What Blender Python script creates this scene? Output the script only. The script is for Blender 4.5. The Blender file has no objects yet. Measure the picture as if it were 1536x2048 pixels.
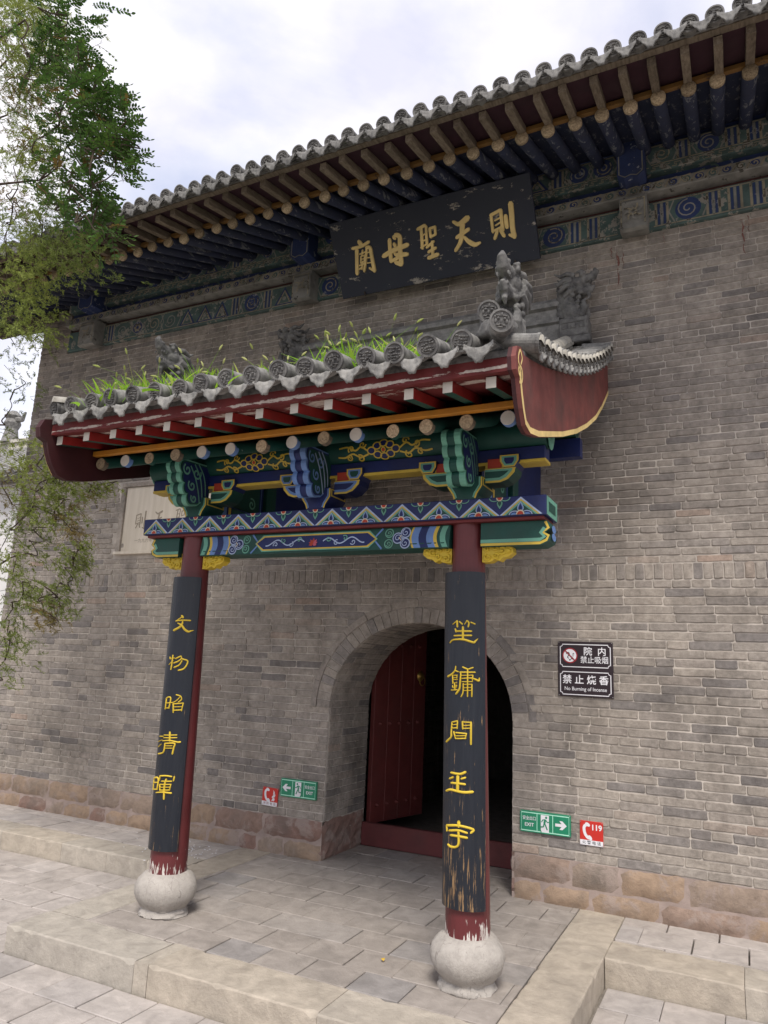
import bpy, math, random
import numpy as np
from mathutils import Vector, Matrix

S = bpy.context.scene
COL = S.collection
PI = math.pi
R = random.Random(7)
NR = np.random.RandomState(11)

# ------------------------------------------------------------------ camera
CAM = np.array([2.45, -5.69, 1.62]); FPX = 1453.0
_yaw, _pitch, _roll = (math.radians(a) for a in (-26.37, 11.94, 2.476))
FW = np.array([math.sin(_yaw)*math.cos(_pitch), math.cos(_yaw)*math.cos(_pitch), math.sin(_pitch)])
_r = np.array([math.cos(_yaw), -math.sin(_yaw), 0.0]); _u = np.cross(_r, FW)
RT = math.cos(_roll)*_r + math.sin(_roll)*_u
UP = -math.sin(_roll)*_r + math.cos(_roll)*_u
cd = bpy.data.cameras.new('camera'); cam = bpy.data.objects.new('camera', cd); COL.objects.link(cam)
cd.sensor_fit = 'HORIZONTAL'; cd.sensor_width = 36.0; cd.lens = 36.0*FPX/1536.0
cd.clip_start = 0.05; cd.clip_end = 2000.0
cam.matrix_world = Matrix(((RT[0], UP[0], -FW[0], CAM[0]), (RT[1], UP[1], -FW[1], CAM[1]),
                           (RT[2], UP[2], -FW[2], CAM[2]), (0, 0, 0, 1)))
S.camera = cam
def in_view(p, pad=0):
    v = np.asarray(p) - CAM; d = v @ FW
    if d <= 0: return False
    x = 768 + FPX*(v @ RT)/d; y = 1024 - FPX*(v @ UP)/d
    return -pad < x < 1536+pad and -pad < y < 2048+pad

# ------------------------------------------------------------------ sky, sun, exposure
SUN_EL, SUN_AZ = math.radians(54), math.radians(156)      # azimuth clockwise from +y
w = bpy.data.worlds.new('World'); S.world = w; w.use_nodes = True
nt = w.node_tree; nt.nodes.clear()
def wn(t, **k):
    n = nt.nodes.new(t)
    for a, b in k.items(): setattr(n, a, b)
    return n
out = wn('ShaderNodeOutputWorld'); mixs = wn('ShaderNodeMixShader')
b1 = wn('ShaderNodeBackground'); b2 = wn('ShaderNodeBackground')
sky = wn('ShaderNodeTexSky', sky_type='NISHITA', sun_disc=False, sun_elevation=SUN_EL, sun_rotation=SUN_AZ)
sky.air_density = 1.0; sky.dust_density = 2.0
b1.inputs[1].default_value = 0.12
nt.links.new(sky.outputs[0], b1.inputs[0])
tc = wn('ShaderNodeTexCoord'); mp = wn('ShaderNodeMapping'); mp.inputs['Scale'].default_value = (1.0, 1.0, 1.9)
mp.inputs['Rotation'].default_value = (0.3, 0.2, 0.5)
nz = wn('ShaderNodeTexNoise'); nz.inputs['Scale'].default_value = 2.3; nz.inputs['Detail'].default_value = 9
nz.inputs['Roughness'].default_value = 0.56; nz.inputs['Distortion'].default_value = 0.35
rp = wn('ShaderNodeValToRGB'); rp.color_ramp.elements[0].position = 0.30; rp.color_ramp.elements[1].position = 0.56
rp.color_ramp.elements[0].color = (0.55, 0.55, 0.55, 1); rp.color_ramp.elements[1].color = (1, 1, 1, 1)
nz2 = wn('ShaderNodeTexNoise'); nz2.inputs['Scale'].default_value = 4.2; nz2.inputs['Detail'].default_value = 8
rp2 = wn('ShaderNodeValToRGB'); rp2.color_ramp.elements[0].position = 0.36; rp2.color_ramp.elements[1].position = 0.62
rp2.color_ramp.elements[0].color = (0.67, 0.67, 0.785, 1); rp2.color_ramp.elements[1].color = (0.90, 0.88, 0.915, 1)
for a, b in ((tc.outputs['Generated'], mp.inputs[0]), (mp.outputs[0], nz.inputs[0]), (nz.outputs[0], rp.inputs[0]),
             (rp.outputs[0], mixs.inputs[0]), (mp.outputs[0], nz2.inputs[0]), (nz2.outputs[0], rp2.inputs[0]),
             (rp2.outputs[0], b2.inputs[0]), (b1.outputs[0], mixs.inputs[1]), (b2.outputs[0], mixs.inputs[2]),
             (mixs.outputs[0], out.inputs[0])): nt.links.new(a, b)
b2.inputs[1].default_value = 0.54
sl = bpy.data.lights.new('sun', 'SUN'); sl.energy = 1.5; sl.angle = math.radians(20); sl.color = (1.0, 0.94, 0.865)
so = bpy.data.objects.new('sun', sl); COL.objects.link(so); so.location = (3, -8, 12)
_d = Vector((math.sin(SUN_AZ)*math.cos(SUN_EL), math.cos(SUN_AZ)*math.cos(SUN_EL), math.sin(SUN_EL)))
so.rotation_euler = _d.to_track_quat('Z', 'Y').to_euler()
S.view_settings.view_transform = 'Standard'; S.view_settings.look = 'None'
S.view_settings.exposure = 1.26; S.view_settings.gamma = 1.0; S.view_settings.use_curve_mapping = False
S.cycles.max_bounces = 8; S.cycles.diffuse_bounces = 4; S.cycles.glossy_bounces = 3; S.cycles.transmission_bounces = 4

# ------------------------------------------------------------------ materials
MATS = {}
class N:
    def __init__(s, name, rough=0.8, spec=0.3, metal=0.0):
        m = bpy.data.materials.new(name); m.use_nodes = True; s.m = m; s.t = m.node_tree
        s.b = s.t.nodes['Principled BSDF']; s.b.inputs['Roughness'].default_value = rough
        s.b.inputs['Specular IOR Level'].default_value = spec; s.b.inputs['Metallic'].default_value = metal
        s.geo = s.t.nodes.new('ShaderNodeNewGeometry'); s.pos = s.geo.outputs['Position']
        s.h = None; MATS[name] = m
    def n(s, t, **k):
        x = s.t.nodes.new(t)
        for a, b in k.items(): setattr(x, a, b)
        return x
    def l(s, a, b): s.t.links.new(a, b)
    def scaled(s, sc, src=None):
        m = s.n('ShaderNodeMapping'); m.inputs['Scale'].default_value = sc; s.l(src or s.pos, m.inputs[0]); return m.outputs[0]
    def noise(s, scale, detail=4, rough=0.55, sc=None, src=None, dist=0.0):
        x = s.n('ShaderNodeTexNoise'); x.inputs['Scale'].default_value = scale; x.inputs['Detail'].default_value = detail
        x.inputs['Roughness'].default_value = rough; x.inputs['Distortion'].default_value = dist
        s.l(s.scaled(sc, src) if sc else (src or s.pos), x.inputs[0]); return x.outputs[0]
    def ramp(s, v, stops, const=False):
        x = s.n('ShaderNodeValToRGB'); e = x.color_ramp
        if const: e.interpolation = 'CONSTANT'
        while len(e.elements) < len(stops): e.elements.new(0.5)
        for i, (p, c) in enumerate(stops):
            e.elements[i].position = p
            e.elements[i].color = (c, c, c, 1) if isinstance(c, (int, float)) else (c[0], c[1], c[2], 1)
        s.l(v, x.inputs[0]); return x.outputs[0]
    def mix(s, f, a, b, mode='MIX'):
        x = s.n('ShaderNodeMix', data_type='RGBA', blend_type=mode)
        for i, q in ((0, f), (6, a), (7, b)):
            if isinstance(q, (int, float)): x.inputs[i].default_value = q if i == 0 else (q, q, q, 1)
            elif isinstance(q, tuple): x.inputs[i].default_value = (q[0], q[1], q[2], 1)
            else: s.l(q, x.inputs[i])
        return x.outputs[2]
    def math(s, op, a, b):
        x = s.n('ShaderNodeMath', operation=op)
        for i, q in ((0, a), (1, b)):
            if isinstance(q, (int, float)): x.inputs[i].default_value = q
            else: s.l(q, x.inputs[i])
        return x.outputs[0]
    def sep(s, src=None):
        x = s.n('ShaderNodeSeparateXYZ'); s.l(src or s.pos, x.inputs[0]); return x.outputs
    def rnd(s):
        return s.n('ShaderNodeObjectInfo').outputs['Random']
    def attr(s, name='tint'):
        return s.n('ShaderNodeAttribute', attribute_name=name).outputs['Fac']
    def col(s, c):
        if isinstance(c, tuple): s.b.inputs['Base Color'].default_value = (c[0], c[1], c[2], 1)
        else: s.l(c, s.b.inputs['Base Color'])
    def bump(s, v, st=0.3, d=0.01):
        x = s.n('ShaderNodeBump'); x.inputs['Strength'].default_value = st; x.inputs['Distance'].default_value = d
        s.l(v, x.inputs['Height']); s.l(x.outputs[0], s.b.inputs['Normal'])
    def local(s):
        return s.n('ShaderNodeTexCoord').outputs['Object']

def mat_brick(name, stops, light=1.0):
    k = N(name, 0.92, 0.15)
    t = k.math('FRACT', k.math('ADD', k.attr(), k.rnd()), 0.0)
    c = k.ramp(t, stops)
    f = k.ramp(k.noise(26, 8, 0.75), [(0.25, 0.62), (0.75, 1.30)])
    c = k.mix(1.0, c, f, 'MULTIPLY')
    f = k.ramp(k.noise(7, 6, 0.7), [(0.28, 0.78), (0.72, 1.16)])
    c = k.mix(1.0, c, f, 'MULTIPLY')
    g = k.ramp(k.noise(1.1, 6, 0.6, dist=0.4), [(0.30, 0.56), (0.46, 0.92), (0.62, 1.08), (0.8, 1.16)])
    c = k.mix(1.0, c, g, 'MULTIPLY')
    st = k.ramp(k.noise(1.0, 5, 0.6, sc=(9, 9, 0.7)), [(0.60, 0.0), (0.76, 0.34)])
    c = k.mix(st, c, (0.36, 0.335, 0.30))
    rs = k.ramp(k.noise(1.3, 6, 0.62, sc=(4.5, 4.5, 0.55)), [(0.52, 0.0), (0.74, 0.45)])
    c = k.mix(rs, c, (0.165, 0.142, 0.122))
    dk = k.ramp(k.noise(2.6, 7, 0.68), [(0.28, 0.62), (0.43, 0.0)])
    c = k.mix(dk, c, (0.075, 0.070, 0.062))
    # damp stain where the porch roof sheds its water against the wall
    vd = k.n('ShaderNodeVectorMath', operation='DISTANCE'); k.l(k.scaled((1, 1, .55)), vd.inputs[0]); vd.inputs[1].default_value = (1.55, 0, 3.25*.55)
    dm = k.ramp(k.math('ADD', vd.outputs['Value'], k.math('MULTIPLY', k.noise(2.2, 7, .65), 0.9)), [(0.50, 0.55), (1.0, 0.0)])
    c = k.mix(dm, c, (0.115, 0.10, 0.088))
    sp = k.ramp(k.noise(75, 2), [(0.80, 0.0), (0.83, 0.7)])
    c = k.mix(sp, c, (0.46, 0.44, 0.41))
    k.col(c); k.bump(k.noise(45, 9, 0.78), 0.9, 0.008)
    return k.m
BR = [(0.0, (0.205, 0.188, 0.178)), (0.07, (0.250, 0.228, 0.212)), (0.2, (0.305, 0.273, 0.242)), (0.5, (0.345, 0.307, 0.267)),
      (0.8, (0.375, 0.332, 0.287)), (0.95, (0.325, 0.290, 0.258)), (0.985, (0.38, 0.32, 0.27)), (1.0, (0.36, 0.272, 0.22))]
mat_brick('grey_brick', BR)
mat_brick('shaded_brick', [(p, tuple(c*0.30 for c in q)) for p, q in BR])  # darker copy of the brick: passage gloom put into the colour

def mat_simple(name, base, var=0.2, sc=18, rough=0.85, spec=0.25, bump=0.3, bsc=60, rnd=0.0, metal=0.0, bd=0.006):
    k = N(name, rough, spec, metal)
    c = k.mix(1.0, base, k.ramp(k.noise(sc, 6, 0.6), [(0.25, 1-var), (0.75, 1+var)]), 'MULTIPLY')
    if rnd: c = k.mix(1.0, c, k.ramp(k.rnd(), [(0, 1-rnd), (1, 1+rnd)]), 'MULTIPLY')
    k.col(c)
    if bump: k.bump(k.noise(bsc, 6, 0.65), bump, bd)
    return k.m
mat_simple('mortar', (0.45, 0.408, 0.362), 0.35, 7, 0.95, 0.1, 0.4, 90)
mat_simple('pink_mortar', (0.33, 0.265, 0.235), 0.25, 9, 0.95, 0.1, 0.5, 60)

def mat_stone(name, stops, scale=6, rough=0.9, dark=0.3, bs=36, bst=0.45, smear=0.0):
    k = N(name, rough, 0.2)
    c = k.ramp(k.math('FRACT', k.math('ADD', k.rnd(), k.attr()), 0.0), stops)
    c = k.mix(1.0, c, k.ramp(k.noise(scale, 7, 0.62, dist=0.6), [(0.25, 0.72), (0.75, 1.2)]), 'MULTIPLY')
    c = k.mix(k.ramp(k.noise(2.2, 6, 0.6), [(0.50, 0.0), (0.70, dark)]), c, (0.16, 0.145, 0.13))
    c = k.mix(k.ramp(k.noise(5.5, 8, 0.7, dist=.5), [(0.52, 0.0), (0.60, smear)]), c, (0.33, 0.268, 0.235))
    c = k.mix(k.ramp(k.noise(95, 2), [(0.76, 0.0), (0.80, 0.6)]), c, (0.50, 0.48, 0.45))
    k.col(c); k.bump(k.noise(bs, 9, 0.75), bst, 0.012); return k.m
mat_stone('sandstone', [(0, (0.275, 0.180, 0.145)), (0.28, (0.255, 0.158, 0.130)), (0.30, (0.325, 0.240, 0.175)), (0.62, (0.345, 0.252, 0.180)),
                        (0.64, (0.27, 0.212, 0.172)), (0.85, (0.305, 0.238, 0.188)), (1.0, (0.27, 0.18, 0.145))], 13, 0.95, 0.55, 22, 1.0, 0.75)
mat_stone('kerb_stone', [(0, (0.425, 0.372, 0.305)), (0.5, (0.455, 0.402, 0.332)), (1, (0.42, 0.385, 0.335))], 9, dark=0.35, bst=.7)
mat_stone('paving', [(0, (0.415, 0.375, 0.345)), (0.4, (0.440, 0.400, 0.370)), (0.85, (0.465, 0.425, 0.396)), (0.93, (0.375, 0.346, 0.328)),
                     (1, (0.425, 0.390, 0.366))], 8, 0.88, 0.35, 30, .6)
mat_stone('platform_paving', [(0, (0.325, 0.290, 0.260)), (0.4, (0.345, 0.309, 0.278)), (0.85, (0.362, 0.326, 0.295)), (0.95, (0.29, 0.270, 0.257)), (1, (0.325, 0.302, 0.288))], 8, 0.85, 0.35, 30, .6)
k = N('worn_stone', 0.9, 0.2)
c = k.ramp(k.noise(14, 8, 0.7), [(0.25, (0.30, 0.28, 0.255)), (0.5, (0.41, 0.38, 0.345)), (0.75, (0.49, 0.46, 0.42))])
ln = k.ramp(k.noise(1.6, 3, 0.5, sc=(9, 9, 0.9)), [(0.488, 0.0), (0.498, 0.7), (0.502, 0.7), (0.512, 0.0)])
ln = k.math('MULTIPLY', ln, k.ramp(k.noise(5, 3), [(0.47, 0.0), (0.60, 0.8)]))
c = k.mix(ln, c, (0.16, 0.145, 0.13))
c = k.mix(k.ramp(k.noise(60, 5, .7), [(0.62, 0.0), (0.70, 0.7)]), c, (0.22, 0.205, 0.185))
k.col(c); k.bump(k.noise(55, 9, 0.78), 0.9, 0.008)
mat_simple('joint_dirt', (0.21, 0.19, 0.168), 0.3, 12, 0.95, 0.1, 0.5, 50)

def mat_tile(name, base, lich=0.45):
    k = N(name, 0.85, 0.25)
    c = k.mix(1.0, base, k.ramp(k.noise(22, 7, 0.65), [(0.25, 0.6), (0.75, 1.3)]), 'MULTIPLY')
    c = k.mix(1.0, c, k.ramp(k.rnd(), [(0, 0.75), (1, 1.25)]), 'MULTIPLY')
    nz = k.sep(k.geo.outputs['Normal'])[2]
    li = k.math('MULTIPLY', k.ramp(k.noise(12, 7, 0.7), [(0.40, 0.0), (0.62, 1.0)]), lich)
    c = k.mix(li, c, (0.44, 0.43, 0.40))
    k.col(c); k.bump(k.noise(60, 7, 0.7), 0.5, 0.006); return k.m
mat_tile('grey_tile', (0.15, 0.147, 0.142))
mat_tile('pale_tile', (0.40, 0.375, 0.32), 0.5)
mat_tile('dark_tile', (0.095, 0.093, 0.092), 0.3)
mat_tile('eave_tile', (0.125, 0.122, 0.118), 0.28)
mat_tile('white_tile', (0.165, 0.162, 0.156), 0.5)

def mat_paint(name, base, chip=0.62, chipcol=(0.50, 0.46, 0.40), rough=0.55, spec=0.35, dirt=0.25, stretch=None, fade=0.18):
    """old oil paint on timber: fades, darkens with grime and chips down to the ground coat"""
    k = N(name, rough, spec)
    c = k.mix(1.0, base, k.ramp(k.noise(9, 6, 0.6), [(0.25, 1-fade), (0.75, 1+fade)]), 'MULTIPLY')
    c = k.mix(k.ramp(k.noise(4, 6, 0.6), [(0.45, 0.0), (0.75, dirt)]), c, (0.05, 0.045, 0.04))
    ch = k.ramp(k.noise(11, 8, 0.72, sc=stretch), [(chip, 0.0), (chip+0.015, 1.0)])
    c = k.mix(ch, c, chipcol)
    k.col(c); k.bump(k.noise(50, 6), 0.15, 0.004); return k.m
GOLD = (0.56, 0.40, 0.055)
mat_paint('column_red', (0.105, 0.021, 0.022), 0.735, (0.55, 0.50, 0.46), 0.45)
k = N('board_red', 0.6, 0.3)
z = k.sep()[2]; band = k.ramp(z, [(0.0, 0.0), (1.0, 0.0)])
b_ = k.math('MULTIPLY', k.math('ABSOLUTE', k.math('SUBTRACT', z, 3.024), 0), 11.0)
w0 = k.math('SUBTRACT', k.noise(9, 8, 0.72, sc=(0.45, 1, 2.6)), k.math('MINIMUM', b_, 0.30))
ch = k.ramp(w0, [(0.435, 0.0), (0.45, 1.0)])
c = k.mix(1.0, (0.135, 0.024, 0.024), k.ramp(k.noise(9, 6, .6), [(0.25, .78), (0.75, 1.25)]), 'MULTIPLY')
c = k.mix(ch, c, k.ramp(k.noise(40, 4), [(0.3, (0.42, 0.34, 0.30)), (0.7, (0.62, 0.56, 0.50))]))
k.col(c); k.bump(ch, 0.4, 0.003)
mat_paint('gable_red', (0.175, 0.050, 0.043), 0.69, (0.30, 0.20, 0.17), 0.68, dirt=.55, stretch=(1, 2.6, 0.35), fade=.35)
mat_paint('gable_shaded', (0.045, 0.010, 0.012), 0.70, (0.30, 0.25, 0.22), 0.6, stretch=(1, .5, 2))  # gable red darkened: shade on left board and inner faces put into colour
mat_paint('rafter_red', (0.26, 0.02, 0.018), 0.78, rough=0.5)
mat_paint('rafter_tip', (0.52, 0.49, 0.43), 0.66, (0.25, 0.17, 0.10), 0.8, stretch=(1, 1, .5))
mat_paint('ochre_strip', (0.20, 0.105, 0.03), 0.6, (0.09, 0.05, 0.03), 0.7)
mat_paint('orange_strip', (0.46, 0.19, 0.02), 0.72, (0.30, 0.14, 0.03), 0.55)
mat_paint('deep_blue', (0.009, 0.018, 0.095), 0.705, (0.25, 0.28, 0.35))
mat_paint('dark_green', (0.008, 0.058, 0.045), 0.69, (0.30, 0.33, 0.30), stretch=(.35, 1, 1.4))
mat_paint('light_green', (0.13, 0.34, 0.25), 0.69, dirt=.4)
mat_paint('light_blue', (0.12, 0.22, 0.46), 0.69, dirt=.4)
mat_paint('pale_line', (0.36, 0.44, 0.62), 0.74)
mat_paint('gold', GOLD, 0.78, (0.28, 0.20, 0.06), 0.45)
mat_paint('bright_gold', (0.60, 0.43, 0.035), 0.85, (0.3, 0.2, 0.05), 0.5, dirt=0.12)
mat_paint('pale_gold', (0.80, 0.60, 0.25), 0.76, (0.4, 0.34, 0.25), 0.6)
mat_paint('signal_red', (0.40, 0.045, 0.02), 0.85)
mat_paint('lotus_pink', (0.50, 0.10, 0.14), 0.85)
mat_paint('cream', (0.60, 0.54, 0.40), 0.8)
mat_paint('old_blue', (0.032, 0.052, 0.145), 0.60, (0.26, 0.28, 0.33), 0.8, dirt=0.4)
mat_paint('old_green', (0.085, 0.135, 0.128), 0.545, (0.29, 0.275, 0.24), 0.85, dirt=0.5, fade=.35)
mat_paint('old_ochre', (0.31, 0.275, 0.20), 0.535, (0.09, 0.08, 0.06), 0.85, dirt=0.5, fade=.3)
mat_paint('old_grey', (0.25, 0.245, 0.225), 0.60, (0.075, 0.07, 0.06), 0.85, dirt=0.5, fade=.35)
mat_paint('old_red', (0.075, 0.026, 0.026), 0.72, (0.2, 0.17, 0.15), 0.8, dirt=0.5)
mat_paint('black_lacquer', (0.013, 0.018, 0.028), 0.80, (0.30, 0.28, 0.25), 0.38, 0.45, dirt=0.0)
mat_paint('door_red', (0.125, 0.027, 0.025), 0.80, (0.14, 0.09, 0.07), 0.6)
mat_paint('threshold_red', (0.13, 0.036, 0.036), 0.70, (0.17, 0.12, 0.10), 0.75, stretch=(0.4, 1, 2))
mat_simple('brass', (0.45, 0.30, 0.08), 0.2, 20, 0.4, 0.5, 0.2, 40, 0, 0.8)
def mat_wood(name, a, b, sc=(14, 2, 14)):
    k = N(name, 0.85, 0.2)
    v = k.noise(4, 7, 0.65, sc=sc, dist=0.4)
    c = k.ramp(v, [(0.25, a), (0.7, b)])
    c = k.mix(1.0, c, k.ramp(k.rnd(), [(0, 0.7), (1, 1.25)]), 'MULTIPLY')
    k.col(c); k.bump(v, 0.4, 0.006); return k.m
mat_wood('weathered_wood', (0.09, 0.068, 0.05), (0.25, 0.205, 0.155))
mat_wood('end_grain', (0.13, 0.09, 0.055), (0.60, 0.48, 0.32), (20, 20, 20))
mat_wood('dark_wood', (0.05, 0.04, 0.033), (0.12, 0.10, 0.085))
mat_paint('rafter_blue', (0.022, 0.028, 0.058), 0.575, (0.13, 0.135, 0.15), 0.7, stretch=(2, .3, 2))
mat_paint('soffit', (0.040, 0.014, 0.022), 0.70, (0.11, 0.08, 0.08), 0.8)

# couplet boards: black lacquer worn to bare timber low down, in streaks along the grain
k = N('couplet_lacquer', 0.36, 0.45)
gr = k.noise(5, 7, 0.7, sc=(16, 16, 1.1)); z = k.sep()[2]; xx = k.sep()[0]
low = k.ramp(k.math('MULTIPLY', z, 0.4), [(0.15, 0.135), (0.32, 0.07), (0.62, 0.02)])
low = k.math('MULTIPLY', low, k.ramp(xx, [(0.0, 0.45), (0.2, 1.0)]))
wear = k.ramp(k.math('ADD', gr, low), [(0.665, 0.0), (0.70, 1.0)])
c = k.mix(k.ramp(k.noise(6, 5, .6, sc=(10, 10, 1)), [(0.35, 0.0), (0.8, 0.25)]), (0.006, 0.009, 0.016), (0.035, 0.04, 0.048))
c = k.mix(wear, c, k.ramp(k.noise(30, 5, .6, sc=(4, 4, .5)), [(0.3, (0.10, 0.055, 0.028)), (0.7, (0.33, 0.21, 0.10))]))
k.col(c); k.bump(gr, 0.35, 0.006)
# column: red, plaster showing at the foot in vertical strips
k = N('porch_column', 0.42, 0.4)
z = k.sep()[2]
edge = k.math('ADD', z, k.math('MULTIPLY', k.noise(4, 4, 0.6, sc=(20, 20, 2.6)), -0.36))
foot = k.ramp(k.math('ADD', edge, k.ramp(k.noise(7, 2), [(0.40, 0.0), (0.60, 0.07)])), [(0.125, 1.0), (0.131, 0.0)])
chip = k.ramp(k.noise(5.5, 7, 0.7, sc=(1.6, 1.6, 0.7)), [(0.69, 0.0), (0.70, 1.0)])
c = k.mix(1.0, (0.108, 0.020, 0.022), k.ramp(k.noise(6, 5), [(0.25, 0.8), (0.75, 1.2)]), 'MULTIPLY')
c = k.mix(k.math('MAXIMUM', foot, chip), c, k.ramp(k.noise(30, 4), [(0.3, (0.42, 0.38, 0.34)), (0.7, (0.62, 0.59, 0.55))]))
k.col(c); k.bump(k.noise(20, 5, .6, sc=(6, 6, 1)), 0.2, 0.004)
# name plaque: dull black with horizontal peeling
k = N('plaque_black', 0.55, 0.35)
pl = k.ramp(k.noise(3.2, 9, 0.74, sc=(1.3, 3, 3)), [(0.588, 0.0), (0.604, 1.0)])
c = k.mix(k.ramp(k.noise(2, 5), [(0.3, 0.0), (0.8, 0.3)]), (0.022, 0.027, 0.042), (0.05, 0.055, 0.07))
c = k.mix(pl, c, k.ramp(k.noise(40, 4), [(0.3, (0.16, 0.145, 0.125)), (0.7, (0.42, 0.39, 0.34))]))
k.col(c); k.bump(pl, 0.4, 0.004)
# gable board with vertical rain streaks
k = N('tablet_stone', 0.85, 0.2)
c = k.ramp(k.noise(2, 7, 0.6, sc=(9, 9, 0.8)), [(0.3, (0.56, 0.50, 0.41)), (0.7, (0.68, 0.62, 0.53))])
k.col(c); k.bump(k.noise(80, 5), 0.2, 0.003)
def mat_flat(name, c, rough=0.45, spec=0.4):
    k = N(name, rough, spec); k.col(k.mix(1.0, c, k.ramp(k.noise(14, 4), [(0.3, 0.94), (0.7, 1.05)]), 'MULTIPLY')); return k.m
mat_flat('sign_brown', (0.022, 0.013, 0.017), 0.35)
mat_flat('sign_white', (0.72, 0.72, 0.75))
mat_flat('sign_green', (0.015, 0.22, 0.115), 0.35)
mat_flat('sign_mint', (0.42, 0.80, 0.62))
mat_flat('sign_red', (0.52, 0.028, 0.02))
mat_flat('sign_darkred', (0.28, 0.012, 0.022))
mat_flat('ink', (0.03, 0.03, 0.035)); mat_flat('inkred', (0.25, 0.06, 0.07))
mat_flat('carved_shadow', (0.30, 0.26, 0.205), 0.9, 0.1)
mat_flat('leaf_yellow', (0.55, 0.36, 0.05), 0.7)
def mat_leaf(name, stops, trans=0.35):
    k = N(name, 0.6, 0.25)
    t = k.math('FRACT', k.math('ADD', k.attr(), 0.0), 0.0)
    c = k.ramp(t, stops); k.col(c)
    tr = k.n('ShaderNodeBsdfTranslucent'); mx = k.n('ShaderNodeMixShader'); mx.inputs[0].default_value = trans
    k.l(c, tr.inputs[0]); k.l(k.b.outputs[0], mx.inputs[1]); k.l(tr.outputs[0], mx.inputs[2])
    o = [n for n in k.t.nodes if n.type == 'OUTPUT_MATERIAL'][0]; k.l(mx.outputs[0], o.inputs[0]); return k.m
mat_leaf('juniper_leaf', [(0, (0.10, 0.135, 0.038)), (0.5, (0.20, 0.25, 0.058)), (0.8, (0.32, 0.375, 0.09)), (0.9, (0.22, 0.18, 0.06)), (1, (0.29, 0.20, 0.08))], 0.4)
mat_leaf('pagoda_leaf', [(0, (0.036, 0.080, 0.016)), (0.6, (0.065, 0.130, 0.026)), (0.9, (0.11, 0.185, 0.036)), (1, (0.15, 0.09, 0.03))], 0.35)
mat_leaf('grass_blade', [(0, (0.22, 0.46, 0.030)), (0.7, (0.40, 0.66, 0.05)), (0.85, (0.50, 0.62, 0.12)), (1, (0.52, 0.46, 0.20))], 0.5)
mat_leaf('seed_head', [(0, (0.45, 0.52, 0.16)), (1, (0.58, 0.56, 0.28))], 0.4)
mat_simple('dull_steel', (0.35, 0.34, 0.33), 0.2, 20, 0.45, 0.5, 0, 40, 0, 0.8)
mat_simple('bark', (0.075, 0.058, 0.045), 0.35, 14, 0.95, 0.1, 0.8, 30)
mat_simple('white_wall', (0.62, 0.61, 0.60), 0.1, 3, 0.9, 0.1, 0.1)
mat_simple('blue_band', (0.05, 0.16, 0.42), 0.1, 3, 0.8, 0.1, 0)
mat_paint('run_red', (0.20, 0.085, 0.068), 0.53, (0.29, 0.255, 0.22), 0.85)
M = MATS

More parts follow.
